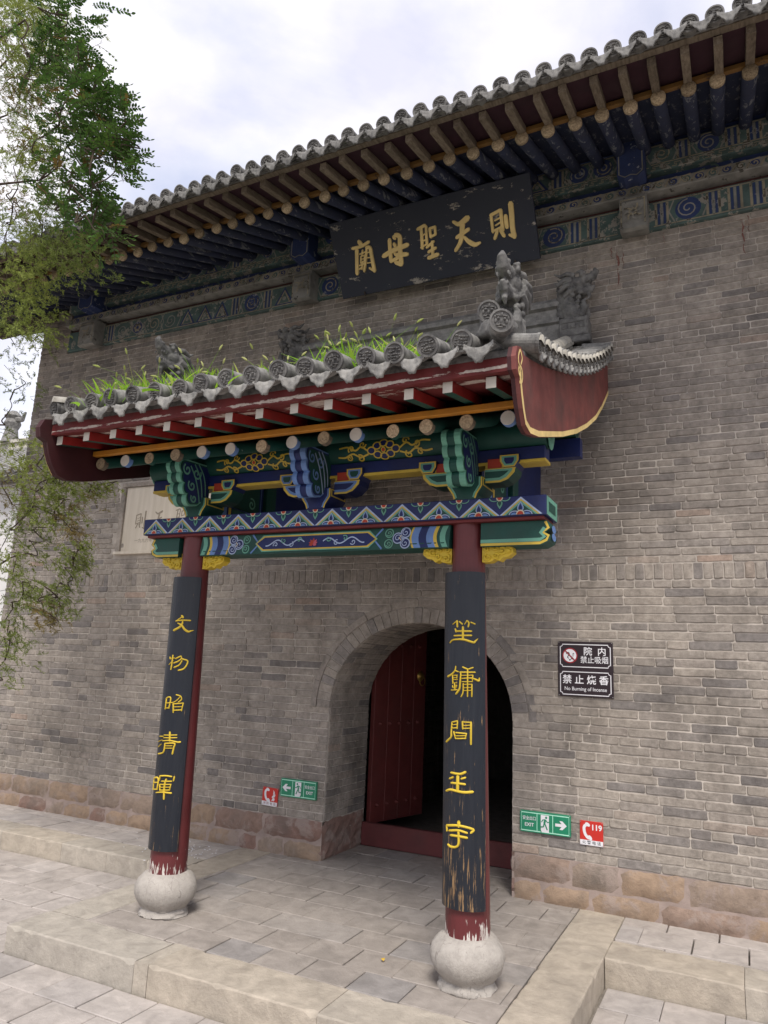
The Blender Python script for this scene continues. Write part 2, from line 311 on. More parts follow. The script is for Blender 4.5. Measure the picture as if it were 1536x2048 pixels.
# ------------------------------------------------------------------ mesh helpers
class MB:
    def __init__(s): s.v = []; s.f = []; s.m = []; s.t = []
    def add(s, v, f, m=0, t=None):
        o = len(s.v); s.v.extend(tuple(map(float, p)) for p in v)
        s.f.extend(tuple(i+o for i in q) for q in f); s.m.extend([m]*len(f)); s.t.extend([0.0 if t is None else t]*len(f))
    def box(s, x0, x1, y0, y1, z0, z1, m=0, t=None):
        v = [(x0,y0,z0),(x1,y0,z0),(x1,y1,z0),(x0,y1,z0),(x0,y0,z1),(x1,y0,z1),(x1,y1,z1),(x0,y1,z1)]
        s.add(v, [(0,3,2,1),(4,5,6,7),(0,1,5,4),(1,2,6,5),(2,3,7,6),(3,0,4,7)], m, t)
    def bbox(s, x0, x1, y0, y1, z0, z1, b=0.006, m=0, t=None):
        """box with all edges chamfered"""
        v = []; idx = {}
        for ix, x in enumerate((x0, x1)):
            for iy, y in enumerate((y0, y1)):
                for iz, z in enumerate((z0, z1)):
                    sx, sy, sz = (b if ix == 0 else -b), (b if iy == 0 else -b), (b if iz == 0 else -b)
                    for a, p in enumerate(((x, y+sy, z+sz), (x+sx, y, z+sz), (x+sx, y+sy, z))):
                        idx[ix, iy, iz, a] = len(v); v.append(p)
        g = lambda ix, iy, iz, a: idx[ix, iy, iz, a]
        f = []
        f.append((g(0,0,0,0), g(0,0,1,0), g(0,1,1,0), g(0,1,0,0))); f.append((g(1,0,0,0), g(1,1,0,0), g(1,1,1,0), g(1,0,1,0)))
        f.append((g(0,0,0,1), g(1,0,0,1), g(1,0,1,1), g(0,0,1,1))); f.append((g(0,1,0,1), g(0,1,1,1), g(1,1,1,1), g(1,1,0,1)))
        f.append((g(0,0,0,2), g(0,1,0,2), g(1,1,0,2), g(1,0,0,2))); f.append((g(0,0,1,2), g(1,0,1,2), g(1,1,1,2), g(0,1,1,2)))
        for a in (0, 1):
            for c in (0, 1):
                f.append((g(a,c,0,0), g(a,c,0,1), g(a,c,1,1), g(a,c,1,0)))
                f.append((g(a,0,c,0), g(a,1,c,0), g(a,1,c,2), g(a,0,c,2)))
                f.append((g(0,a,c,1), g(1,a,c,1), g(1,a,c,2), g(0,a,c,2)))
                for e in (0, 1): f.append((g(a,c,e,0), g(a,c,e,1), g(a,c,e,2)))
        s.add(v, f, m, t)
    def prism(s, poly, a0, a1, axis='y', m=0, t=None, caps=True):
        """polygon in the plane across axis, extruded a0..a1 along it"""
        n = len(poly)
        P = {'y': lambda p, a: (p[0], a, p[1]), 'x': lambda p, a: (a, p[0], p[1]), 'z': lambda p, a: (p[0], p[1], a)}[axis]
        v = [P(p, a0) for p in poly] + [P(p, a1) for p in poly]
        f = [(i, (i+1) % n, n+(i+1) % n, n+i) for i in range(n)]
        if caps: f += [tuple(range(n))[::-1], tuple(range(n, 2*n))]
        s.add(v, f, m, t)
    def tube(s, pts, rad, n=8, m=0, t=None, up=None, sq=1.0, cap=True):
        """tube through pts; rad number or list; sq squashes it along the frame's second axis"""
        P = [np.array(p, float) for p in pts]; k = len(P)
        rr = rad if isinstance(rad, (list, tuple, np.ndarray)) else [rad]*k
        v = []; ref = np.array(up if up is not None else (0.13, 0.21, 0.97), float)
        for i in range(k):
            d = P[min(i+1, k-1)] - P[max(i-1, 0)]; d = d/(np.linalg.norm(d)+1e-12)
            a = np.cross(ref, d)
            if np.linalg.norm(a) < 1e-4: a = np.cross((1, 0, 0.1), d)
            a /= np.linalg.norm(a); b = np.cross(d, a)
            for j in range(n):
                th = 2*PI*j/n; v.append(P[i] + rr[i]*(math.cos(th)*a + sq*math.sin(th)*b))
        f = [(i*n+j, i*n+(j+1) % n, (i+1)*n+(j+1) % n, (i+1)*n+j) for i in range(k-1) for j in range(n)]
        if cap: f += [tuple(range(n))[::-1], tuple(range((k-1)*n, k*n))]
        s.add(v, f, m, t)
    def lathe(s, prof, c=(0, 0, 0), n=24, m=0, axis='z', t=None):
        v = []
        for r, h in prof:
            for j in range(n):
                a = 2*PI*j/n; q = (r*math.cos(a), r*math.sin(a), h)
                if axis == 'y': q = (q[0], h, q[1])
                if axis == 'x': q = (h, q[0], q[1])
                v.append((c[0]+q[0], c[1]+q[1], c[2]+q[2]))
        k = len(prof)
        f = [(i*n+j, i*n+(j+1) % n, (i+1)*n+(j+1) % n, (i+1)*n+j) for i in range(k-1) for j in range(n)]
        f += [tuple(range(n))[::-1], tuple(range((k-1)*n, k*n))]
        s.add(v, f, m, t)
    def ball(s, c, r, m=0, nu=10, nv=7, rot=None, t=None):
        r = (r, r, r) if isinstance(r, (int, float)) else r
        v = []; f = []
        for i in range(nv+1):
            a = PI*i/nv
            for j in range(nu):
                b = 2*PI*j/nu; q = np.array((r[0]*math.sin(a)*math.cos(b), r[1]*math.sin(a)*math.sin(b), r[2]*math.cos(a)))
                if rot is not None: q = np.array(rot @ Vector(q))
                v.append((c[0]+q[0], c[1]+q[1], c[2]+q[2]))
        f = [(i*nu+j, (i+1)*nu+j, (i+1)*nu+(j+1) % nu, i*nu+(j+1) % nu) for i in range(nv) for j in range(nu)]
        s.add(v, f, m, t)
    def mesh(s, name, mats, smooth=False):
        me = bpy.data.meshes.new(name); me.from_pydata(s.v, [], s.f)
        for q in mats: me.materials.append(M[q])
        if len(mats) > 1: me.polygons.foreach_set('material_index', s.m)
        if any(s.t):
            a = me.attributes.new('tint', 'FLOAT', 'FACE'); a.data.foreach_set('value', s.t)
        if smooth: me.polygons.foreach_set('use_smooth', [True]*len(s.f))
        me.update(); return me
    def build(s, name, mats, parent=None, smooth=False, **k):
        if isinstance(mats, str): mats = [mats]
        return ob(name, s.mesh(name, mats, smooth), parent, **k)

def ob(name, mesh, parent=None, loc=None, rot=None, kind=None):
    o = bpy.data.objects.new(name, mesh); COL.objects.link(o)
    if parent is not None: o.parent = parent
    if loc is not None: o.location = loc
    if rot is not None: o.rotation_euler = rot
    if kind: o['kind'] = kind
    return o
def tag(o, label, cat, group=None):
    o['label'] = label; o['category'] = cat
    if group: o['group'] = group
    return o
def empty(name, loc=(0, 0, 0), parent=None, rot=None):
    o = bpy.data.objects.new(name, None); COL.objects.link(o); o.location = loc; o.empty_display_size = 0.1
    if parent is not None: o.parent = parent
    if rot is not None: o.rotation_euler = rot
    return o
def struct(name):
    o = empty(name); o['kind'] = 'structure'; return o
def smooth_by_angle(o, ang=40):
    me = o.data; me.polygons.foreach_set('use_smooth', [True]*len(me.polygons))
    try: me.set_sharp_from_angle(angle=math.radians(ang))
    except Exception: pass
def curve(pts, n=6):
    """Catmull-Rom through points"""
    P = [np.array(p, float) for p in pts]; P = [2*P[0]-P[1]] + P + [2*P[-1]-P[-2]]; o = []
    for i in range(1, len(P)-2):
        for k in range(n):
            t = k/n; a, b, c, d = P[i-1:i+3]
            o.append(0.5*((2*b)+(-a+c)*t+(2*a-5*b+4*c-d)*t*t+(-a+3*b-3*c+d)*t**3))
    o.append(P[-2]); return o
def ribbon(mb, pts, wd, fmap, lay, m, closed=False):
    """flat painted line: pts (u,v), width wd (number or list), fmap(u,v,layer)->xyz"""
    P = [np.array(p, float) for p in pts]; n = len(P)
    if closed: P = P + [P[0]]; n += 1
    ws = wd if isinstance(wd, (list, tuple)) else [wd]*n
    v = []
    for i in range(n):
        d = P[min(i+1, n-1)]-P[max(i-1, 0)]
        if closed and i in (0, n-1): d = P[1]-P[-2]
        d = d/(np.linalg.norm(d)+1e-12); q = np.array((-d[1], d[0]))*ws[min(i, len(ws)-1)]/2
        v.append(fmap(*(P[i]+q), lay)); v.append(fmap(*(P[i]-q), lay))
    mb.add(v, [(2*i, 2*i+1, 2*i+3, 2*i+2) for i in range(n-1)], m)
def poly(mb, pts, fmap, lay, m):
    mb.add([fmap(p[0], p[1], lay) for p in pts], [tuple(range(len(pts)))], m)
def circ(cx, cy, r, a0=0, a1=2*PI, n=14, ry=None):
    e = n if abs(a1-a0-2*PI) < 1e-6 else n+1
    return [(cx+r*math.cos(a0+(a1-a0)*i/n), cy+(ry or r)*math.sin(a0+(a1-a0)*i/n)) for i in range(e)]
def petal(cx, z0, z1, wd, n=6):
    """pointed oval standing on (cx,z0) with its tip at z1"""
    L = []
    for i in range(n+1):
        t = i/n; L.append((wd*math.sin(PI*t**0.75)*(1-0.25*t), z0+(z1-z0)*t))
    return [(cx-a, b) for a, b in L] + [(cx+a, b) for a, b in L[::-1][1:-1]]
def spiral(cx, cy, r, turns, a0, sgn=1, n=22, rin=0.12):
    return [(cx+r*(1-(1-rin)*i/n)*math.cos(a0+sgn*2*PI*turns*i/n), cy+r*(1-(1-rin)*i/n)*math.sin(a0+sgn*2*PI*turns*i/n)) for i in range(n+1)]
def text_mesh(body, size, mat, bold=0.0, extrude=0.0, align='CENTER'):
    c = bpy.data.curves.new('lettering', 'FONT'); c.body = body; c.size = size; c.offset = bold*size; c.extrude = extrude
    c.align_x = align; c.align_y = 'CENTER'; c.resolution_u = 3
    o = bpy.data.objects.new('lettering', c); COL.objects.link(o)
    bpy.context.view_layer.update()
    me = bpy.data.meshes.new_from_object(o.evaluated_get(bpy.context.evaluated_depsgraph_get()))
    bpy.data.objects.remove(o); bpy.data.curves.remove(c)
    me.materials.clear(); me.materials.append(M[mat]); return me
def text_part(body, size, mat, parent, x, y, z, bold=0.0, sx=1.0):
    """lettering lying in the x-z plane facing -y"""
    me = text_mesh(body, size, mat, bold); o = ob('lettering', me, parent, (x, y, z), (PI/2, 0, 0)); o.scale = (sx, 1, 1); return o
def remesh(mb, voxel, mat, smooth_it=2):
    me = mb.mesh('sculpt', [mat]); o = bpy.data.objects.new('sculpt', me); COL.objects.link(o)
    r = o.modifiers.new('r', 'REMESH'); r.mode = 'VOXEL'; r.voxel_size = voxel
    if smooth_it:
        q = o.modifiers.new('s', 'SMOOTH'); q.iterations = smooth_it; q.factor = 0.5
    bpy.context.view_layer.update()
    m2 = bpy.data.meshes.new_from_object(o.evaluated_get(bpy.context.evaluated_depsgraph_get()))
    bpy.data.objects.remove(o); bpy.data.meshes.remove(me)
    m2.materials.clear(); m2.materials.append(M[mat]); m2.polygons.foreach_set('use_smooth', [True]*len(m2.polygons)); return m2

# ------------------------------------------------------------------ ground, platform, ledges
ground = MB(); ground.box(-60, 60, -60, 60, -0.6, -0.168)
ground = ground.build('courtyard_ground', 'joint_dirt'); ground['kind'] = 'structure'
def slab_variants(lx, ly, h, n=5, b=0.004, mat='paving'):
    out = []
    for i in range(n):
        mb = MB(); j = lambda: NR.uniform(-0.0035, 0.0035)
        x0, x1, y0, y1 = -lx/2+0.003+j(), lx/2-0.003+j(), -ly/2+0.003+j(), ly/2-0.003+j()
        mb.bbox(x0, x1, y0, y1, -h, 0, b); out.append(mb.mesh('paving_slab', [mat]))
    return out
SLABS = slab_variants(0.30, 0.275, 0.05); SLABP = slab_variants(0.30, 0.275, 0.05, mat='platform_paving')
def pave(parent, x0, x1, y0, y1, z, lx=0.30, ly=0.275, shift=True, ph=0.0, far=None, kinds=None):
    """running bond of slabs with long joints along x; part slabs are cut at the edges"""
    row = 0; y = y1; far_mb = MB()
    while y > y0+0.02:
        h = min(ly, y-y0); x = x0 - (lx*0.5 if (row % 2 and shift) else 0) - ph
        while x < x1-0.02:
            a, b = max(x, x0), min(x+lx, x1)
            if b-a > 0.02:
                cx, cy = (a+b)/2, y-h/2
                zz = z + NR.uniform(-0.003, 0.002)
                near = far is None or (far(cx, cy) and in_view((cx, cy, z), 60))
                if near:
                    o = ob('paving_slab', R.choice(kinds or SLABS), parent, (cx, cy, zz), (NR.uniform(-.005, .005), NR.uniform(-.005, .005), NR.uniform(-.004, .004)))
                    o.scale = ((b-a)/.30, h/.275, 1)
                else:
                    far_mb.bbox(a+.003, b-.003, y-h+.003, y-.003, z-.05, zz, 0.004, 0, R.random())
            x += lx
        y -= ly; row += 1
    if far_mb.v: far_mb.build('far_paving_slab', 'paving', parent, kind='stuff')
ZG = -0.15
# platform in front of the doorway
plat = struct('platform')
mb = MB(); mb.box(-1.60, 1.60, -2.32, 0.7, -0.5, -0.045); mb.build('platform_bed', 'joint_dirt', plat)
pave(plat, -1.31, 1.31, -2.02, 0.70, 0.0, ph=0.12, kinds=SLABP)
def kerb(parent, x0, x1, y0, y1, z0, z1, b=0.012, t=None):
    """dressed stone whose edges have worn and chipped: bevelled section lofted along its length"""
    mb = MB(); alongx = (x1-x0) >= (y1-y0); L0, L1, c0, c1 = (x0, x1, y0, y1) if alongx else (y0, y1, x0, x1)
    n = max(3, int((L1-L0)/0.035)); V = []; chip = [0.0, 0.0]
    for i in range(n+1):
        a = L0+.0015+(L1-L0-.003)*i/n; e = []
        for k in (0, 1):
            chip[k] = NR.uniform(.006, .022) if NR.rand() < .07 else chip[k]*.45
            e.append(.006+NR.uniform(0, .003)+chip[k])
        q0, q1 = c0+.0015+NR.uniform(0, .002), c1-.0015-NR.uniform(0, .002); zt = z1+NR.uniform(-.0012, .0012)
        sec = [(q0, z0), (q0, zt-e[0]), (q0+e[0]*.35, zt-e[0]*.35), (q0+e[0], zt), ((q0+q1)/2, zt+NR.uniform(-.001, .001)), (q1-e[1], zt), (q1-e[1]*.35, zt-e[1]*.35), (q1, zt-e[1]), (q1, z0)]
        V += [((a, q, z) if alongx else (q, a, z)) for q, z in sec]
    m = 9; f = [(i*m+j, (i+1)*m+j, (i+1)*m+(j+1) % m, i*m+(j+1) % m) for i in range(n) for j in range(m)] + [tuple(range(m)), tuple(range((n+1)*m-1, n*m-1, -1))]
    mb.add(V, f); o = mb.build('kerb_stone', 'kerb_stone', parent); smooth_by_angle(o, 28); return o
xs = [-1.62, -0.60, -0.50, 0.55, 1.62]
for a, b in zip(xs, xs[1:]): kerb(plat, a, b, -2.34, -2.02, -0.3, NR.uniform(-.002, .002))
for sx in (-1, 1):
    ys = [-2.018, -1.15, 0.0] if sx < 0 else [-2.018, -0.95, 0.0]
    for a, b in zip(ys, ys[1:]):
        x0, x1 = sorted((sx*1.311, sx*1.62)); kerb(plat, x0, x1, a, b, -0.3, NR.uniform(-.002, .002))
# ledges along the foot of the wall
for sx, name in ((-1, 'ledge_left'), (1, 'ledge_right')):
    lg = struct(name); far = 5.24 if sx < 0 else 5.0
    x0, x1 = sorted((sx*1.622, sx*far)); yl = -0.80 if sx < 0 else -0.86
    mb = MB(); mb.box(x0+.01, x1-.01, yl+.02, 0.0, -0.5, -0.045); mb.build('ledge_bed', 'joint_dirt', lg)
    if sx > 0:
        pave(lg, x0, x1, yl+0.33, -0.19, 0.0, 0.31, 0.31, ph=0.17)
        pave(lg, x0, x1, -0.188, 0.0, 0.0, 0.31, 0.19, ph=0.03)
    else:
        pave(lg, x0, x1, yl+0.31, -0.14, 0.0, 0.34, 0.36, ph=0.05)
        pave(lg, x0, x1, -0.138, 0.0, 0.0, 0.34, 0.14, ph=0.2)
    x = x0; c = 0
    cuts = [x0] + ([2.36, 3.4, 4.4] if sx > 0 else [-4.3, -3.72, -2.95, -2.42, -1.98]) + [x1]
    for a, b in zip(cuts, cuts[1:]): kerb(lg, a, b, yl, yl+(0.33 if sx > 0 else 0.31), -0.3, NR.uniform(-.002, .002))
# courtyard paving: three fields around the platform
pave(ground, 1.63, 5.2, -4.6, -0.865, ZG, 0.315, 0.29, far=lambda x, y: True, ph=0.0)
pave(ground, -7.5, -1.63, -2.34, -0.805, ZG, 0.30, 0.30, far=lambda x, y: True, ph=0.08)
pave(ground, -7.5, 1.63, -4.6, -2.345, ZG, 0.31, 0.27, far=lambda x, y: True, ph=0.03)
pave(ground, -7.5, 5.2, -7.5, -4.605, ZG, 0.6, 0.6, far=lambda x, y: False)
# white plaster flecks fallen on the left ledge, one yellow leaf on the platform
mb = MB()
for i in range(70):
    x, y = -2.0+NR.normal(0, .2), -0.34+NR.normal(0, .13); r = NR.uniform(.003, .009); a = NR.uniform(0, 6)
    if x > -1.64 or y > -0.02: continue
    p = [(x+r*math.cos(a+q)*NR.uniform(.6, 1.3), y+r*math.sin(a+q)*NR.uniform(.6, 1.3)) for q in (0, 1.3, 2.6, 4, 5.2)]
    mb.prism(p, 0.0035, 0.0035+NR.uniform(.002, .004), 'z')
o = mb.build('plaster_flakes', 'sign_white'); o['kind'] = 'stuff'; tag(o, 'white plaster flakes scattered on the ledge behind the left column', 'debris')
mb = MB(); P = petal(0, 0, 0.034, 0.012, 6)
v = [(p[0], p[1], 0.004+0.006*math.sin(p[1]/0.034*PI)+abs(p[0])*0.4) for p in P]
n = len(v); mb.add(v + [(a, b, c+0.0012) for a, b, c in v], [tuple(range(n))[::-1], tuple(range(n, 2*n))]+[(i, (i+1) % n, n+(i+1) % n, n+i) for i in range(n)])
tag(mb.build('fallen_leaf', 'leaf_yellow', None, loc=(0.55, -1.62, 0.002), rot=(0, 0, 0.7)), 'small yellow leaf lying on the platform left of the right column', 'leaf')

# ------------------------------------------------------------------ gate building: wall
bld = empty('gate_building'); tag(bld, 'old grey brick gate hall with arched doorway and deep tiled eave', 'building')
XL, XR, ZT = -5.24, 5.0, 5.17
AW, AH, AS = 0.82, 0.75, 1.24            # arch half width, rise, springing height
NA = 28
def arc(a, b, n=NA): return [(a*math.cos(PI*i/n), AS+b*math.sin(PI*i/n)) for i in range(n+1)]
A0 = arc(AW, AH)
mb = MB(); F = -0.0035
q = lambda v, f=((0, 1, 2, 3),), m=0: mb.add(v, f, m)
q([(XL, F, -.2), (-AW, F, -.2), (-AW, F, ZT), (XL, F, ZT)]); q([(AW, F, -.2), (XR, F, -.2), (XR, F, ZT), (AW, F, ZT)])
for (xa, za), (xb, zb) in zip(A0[::-1], A0[::-1][1:]):
    q([(xa, F, za), (xb, F, zb), (xb, F, ZT), (xa, F, ZT)]); q([(xa, F, za), (xa, 0.75, za), (xb, 0.75, zb), (xb, F, zb)])
for s in (-1, 1): q([(s*AW, F, -.2), (s*AW, .75, -.2), (s*AW, .75, AS), (s*AW, F, AS)])
q([(XL, F, ZT), (XR, F, ZT), (XR, 6, ZT), (XL, 6, ZT)]); q([(XL, F, -.2), (XL, F, ZT), (XL, 6, ZT), (XL, 6, -.2)], m=1)
q([(XR, F, -.2), (XR, 6, -.2), (XR, 6, ZT), (XR, F, ZT)], m=1); q([(XL, 6, -.2), (XL, 6, ZT), (XR, 6, ZT), (XR, 6, -.2)], m=1)
# passage behind the arch
PX, PY0, PY1, PZ = 1.22, 0.75, 5.6, 2.75
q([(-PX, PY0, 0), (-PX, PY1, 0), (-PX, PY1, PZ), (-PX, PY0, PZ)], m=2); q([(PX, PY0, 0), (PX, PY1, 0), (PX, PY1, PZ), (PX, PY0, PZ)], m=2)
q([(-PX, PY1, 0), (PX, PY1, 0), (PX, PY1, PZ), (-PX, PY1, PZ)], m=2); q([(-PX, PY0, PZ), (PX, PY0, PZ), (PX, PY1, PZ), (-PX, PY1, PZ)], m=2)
q([(-PX, PY0, 0), (-AW, PY0, 0), (-AW, PY0, PZ), (-PX, PY0, PZ)], m=1); q([(AW, PY0, 0), (PX, PY0, 0), (PX, PY0, PZ), (AW, PY0, PZ)], m=1)
for (xa, za), (xb, zb) in zip(A0[::-1], A0[::-1][1:]): q([(xa, PY0, za), (xb, PY0, zb), (xb, PY0, PZ), (xa, PY0, PZ)], m=1)
wall = mb.build('wall', ['mortar', 'grey_brick', 'shaded_brick'], bld)
mb = MB(); mb.box(-PX, PX, 0.70, PY1, -0.3, -0.001); mb.build('passage_floor', 'joint_dirt', bld)

def brick_geo(L, H, depth=0.05):
    """one brick lying along x, face to -y, edges worn uneven"""
    j = lambda a: NR.uniform(-a, a)
    nL = max(2, int(L/0.06)); hw, hh = L/2, H/2; c = 0.006
    P = []
    for i in range(nL+1): P.append((-hw+c+(L-2*c)*i/nL, -hh+j(.0022)))
    P += [(hw+j(.0015), -hh+c+abs(j(.004))), (hw+j(.002), j(.01)), (hw+j(.0015), hh-c-abs(j(.004)))]
    for i in range(nL+1): P.append((hw-c-(L-2*c)*i/nL, hh+j(.0022)))
    P += [(-hw+j(.0015), hh-c-abs(j(.004))), (-hw+j(.002), j(.01)), (-hw+j(.0015), -hh+c+abs(j(.004)))]
    n = len(P); b = NR.uniform(.003, .0065)
    r0 = [(x, depth, z) for x, z in P]; r1 = [(x, -0.002+j(.001), z) for x, z in P]
    r2 = [(x*(1-2*b/L), -0.0075+j(.0012), z*(1-2*b/H)) for x, z in P]
    f = [(i, (i+1) % n, n+(i+1) % n, n+i) for i in range(n)] + [(n+i, n+(i+1) % n, 2*n+(i+1) % n, 2*n+i) for i in range(n)]
    f.append(tuple(range(2*n, 3*n)))
    return np.array(r0+r1+r2), f
def variants(L, H, k, g=0.006):
    o = []
    for i in range(k):
        l = L*NR.uniform(.93, 1.07); v, f = brick_geo(l-g*0.75, H-g); o.append([l, v, f, None])
    return o
VAR = {}
for key, H, L in (('lo', 0.063, 0.275), ('hi', 0.0567, 0.243)):
    VAR[key, 0] = variants(L, H, 12); VAR[key, 1] = variants(L/2, H, 8)
placed = []                                  # (var, x, z, dy, cutscale, score)
def half_open(z0, z1):
    if z0 < AS-0.03: return AW
    h = z1-AS
    return 0.0 if h > 0.90 else 0.965*math.sqrt(max(0, 1-(h/0.90)**2))
def lay(key, z0, H, rows, xa, xb, arch=True, head=9):
    for r in range(rows):
        za, zb = z0+r*H, z0+(r+1)*H; hd = 1 if (r % head == head//2) else 0
        ho = half_open(za, zb) if arch else 0
        for a, b in ([(xa, -ho), (ho, xb)] if ho > 0 else [(xa, xb)]):
            x = a; first = True
            while x < b-0.012:
                vr = R.choice(VAR[key, hd if R.random() > 0.06 else 1-hd]); l = vr[0]
                if first and not hd and R.random() < 0.8: l *= R.choice((.5, .35, .75, .6)); first = False
                if b-(x+l) < 0.05: l = b-x
                l = min(l, b-x); sc = l/vr[0]
                placed.append((vr, x+l/2, (za+zb)/2, NR.uniform(-.0030, .0030), sc)); x += l
TABX0, TABX1, TABZ0, TABZ1 = -3.56, -1.86, 2.665, 3.45
lay('lo', 0.31, 0.063, 32, XL, XR)
lay('hi', 2.449, 0.0567, 48, XL, XR)
# the corner pier rises beside the timber frieze
lay('hi', ZT+.001, 0.0567, 9, XL, -4.76, arch=False)
mb = MB(); mb.box(XL, -4.77, 0.0, 0.5, ZT, ZT+0.52); mb.build('corner_pier', 'mortar', bld)
placed = [p for p in placed if not (TABX0-.02 < p[1] < TABX1+.02 and TABZ0-.02 < p[2] < TABZ1+.02)]
def score(p):
    pt = (p[1], 0, p[2])
    if abs(p[4]-1) > 1e-6 or not in_view(pt, -10): return 1e9
    if p[1] < 0.9 and p[2] < 4.2: return 1e6
    return np.linalg.norm(np.array(pt)-CAM) - 3.0*p[0][0]
order = sorted(range(len(placed)), key=lambda i: score(placed[i]))
own = set(order[:300])
for v in VAR.values():
    for q_ in v:
        me = bpy.data.meshes.new('brick'); me.from_pydata([tuple(p) for p in q_[1]], [], q_[2]); me.materials.append(M['grey_brick']); q_[3] = me
rest = MB()
for i, (vr, x, z, dy, sc) in enumerate(placed):
    if i in own:
        ob('brick', vr[3], wall, (x, dy-.002, z), (0, NR.uniform(-.004, .004), 0))
    else:
        v = vr[1]*np.array((sc, 1, 1))+np.array((x, dy-.002, z)); rest.add(v, vr[2], 0, R.random())
# jambs, vault and passage wall, same bricks turned into the opening
def lay_side(xc, s, z0, rows, H, y0, y1, key='lo'):
    for r in range(rows):
        y = y0 - R.random()*.2
        while y < y1:
            vr = R.choice(VAR['lo', 0]); l = vr[0]; a, b = max(y, y0), min(y+l, y1)
            if b-a > .02:
                v = vr[1]*np.array(((b-a)/l, 1, 1)); w_ = np.stack([xc-s*(-v[:, 1]), v[:, 0]*1.0+(a+b)/2, v[:, 2]+z0+(r+.5)*H], 1)
                rest.add(w_, vr[2], 1 if key == 'pass' else 0, R.random())
            y += l
lay_side(-AW, -1, 0.31, 15, 0.062, 0.012, 0.75); lay_side(AW, 1, 0.31, 15, 0.062, 0.012, 0.75)
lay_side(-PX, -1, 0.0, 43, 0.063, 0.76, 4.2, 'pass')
nv = 40
for i in range(nv):
    t0, t1 = PI*i/nv, PI*(i+1)/nv; y = 0.02 + (0.0 if i % 2 else 0.13)
    ys = ([0.012] if y > .03 else []) + list(np.arange(y, 0.74, 0.262)) + [0.75]
    for a, b in zip(ys, ys[1:]):
        dlt = NR.uniform(.004, .009)
        P = [((AW-e)*math.cos(t), AS+(AH-e)*math.sin(t)) for t in (t0+.005, t1-.005) for e in (-0.03, dlt)]
        v = [(p[0], yy, p[1]) for yy in (a+.004, b-.003) for p in P]
        rest.add(v, [(1, 3, 7, 5), (0, 1, 5, 4), (3, 2, 6, 7), (0, 2, 3, 1), (4, 5, 7, 6)], 0, R.random())
rest.build('brick', ['grey_brick', 'shaded_brick'], wall, kind='stuff')
# header-on-edge course and arch rings
sv = []
for i in range(6):
    v, f = brick_geo(0.118, 0.062); v = np.stack([v[:, 2], v[:, 1], v[:, 0]], 1); me = bpy.data.meshes.new('soldier_brick')
    me.from_pydata([tuple(p) for p in v], [], [q_[::-1] for q_ in f]); me.materials.append(M['grey_brick']); sv.append(me)
x = XL+.033
while x < XR-.03:
    ob('soldier_brick', R.choice(sv), wall, (x, NR.uniform(-.006, .001), 2.388+NR.uniform(-.002, .002)), (0, NR.uniform(-.012, .012), 0)); x += 0.0672
def ring(name, a0, b0, a1, b1, n, yf, gap=.004, lo=0.0):
    for i in range(n):
        t0, t1 = lo+(PI-2*lo)*i/n+gap/2, lo+(PI-2*lo)*(i+1)/n-gap/2; m_ = 3
        ts = [t0+(t1-t0)*k/m_ for k in range(m_+1)]; jy = NR.uniform(-.004, .003); e = .005
        o_ = [(a1*math.cos(t), AS+b1*math.sin(t)) for t in ts]; i_ = [(a0*math.cos(t), AS+b0*math.sin(t)) for t in ts[::-1]]
        P = o_ + i_; c = np.mean(P, 0); n_ = len(P)
        P2 = [tuple(np.array(p)+(c-np.array(p))*e/np.linalg.norm(c-np.array(p))) for p in P]
        mb = MB(); v = [(p[0], 0.08, p[1]) for p in P]+[(p[0], yf+.006+jy, p[1]) for p in P]+[(p[0], yf+jy, p[1]) for p in P2]
        f = [(k, (k+1) % n_, n_+(k+1) % n_, n_+k) for k in range(n_)]+[(n_+k, n_+(k+1) % n_, 2*n_+(k+1) % n_, 2*n_+k) for k in range(n_)]+[tuple(range(2*n_, 3*n_))]
        mb.add(v, f); mb.build(name, 'grey_brick', wall)
ring('arch_brick', AW-.004, AH-.004, AW+.126, AH+.126, 37, -0.012, .008)
ring('arch_band_brick', AW+.130, AH+.130, AW+.188, AH+.188, 12, -0.014, .007)

# plinth of sandstone blocks under the brickwork
pl = MB(); pl.box(XL-.0, -AW-.0, -0.009, 0.0, -.2, 0.308); pl.box(AW, XR, -0.009, 0.0, -.2, 0.308)
pl = pl.build('plinth', 'pink_mortar', bld)
def rough_stone(x0, x1, z0, z1, yb, bulge, tint):
    nx, nz = max(4, int((x1-x0)/0.05)), max(3, int((z1-z0)/0.035)); mb = MB(); v = []
    ph = NR.uniform(0, 9, 6)
    for j in range(nz+1):
        for i in range(nx+1):
            a, b = i/nx, j/nz; ex = min(a, 1-a)*(x1-x0); ez = min(b, 1-b)*(z1-z0); e = min(ex, ez)
            d = bulge*(1-math.exp(-e/0.010)) + (0.006*math.sin(9*a+7*b+ph[0])+0.004*math.sin(23*a-11*b+ph[1])+NR.uniform(-.005, .005))*(e > .01)
            x = x0+(x1-x0)*a + (NR.uniform(-.010, .010) if i in (0, nx) else 0); z = z0+(z1-z0)*b + (NR.uniform(-.008, .008) if j in (0, nz) else 0)
            v.append((x, yb-d, z))
    f = [(j*(nx+1)+i, j*(nx+1)+i+1, (j+1)*(nx+1)+i+1, (j+1)*(nx+1)+i) for j in range(nz) for i in range(nx)]
    bi = [j*(nx+1)+i for j, i in [(0, i) for i in range(nx+1)]+[(j, nx) for j in range(1, nz+1)]+[(nz, i) for i in range(nx-1, -1, -1)]+[(j, 0) for j in range(nz-1, 0, -1)]]
    o_ = len(v); v += [(v[i][0], yb+.02, v[i][2]) for i in bi]; k_ = len(bi)
    f += [(bi[k], o_+k, o_+(k+1) % k_, bi[(k+1) % k_]) for k in range(k_)]
    mb.add(v, f, 0, tint); return mb
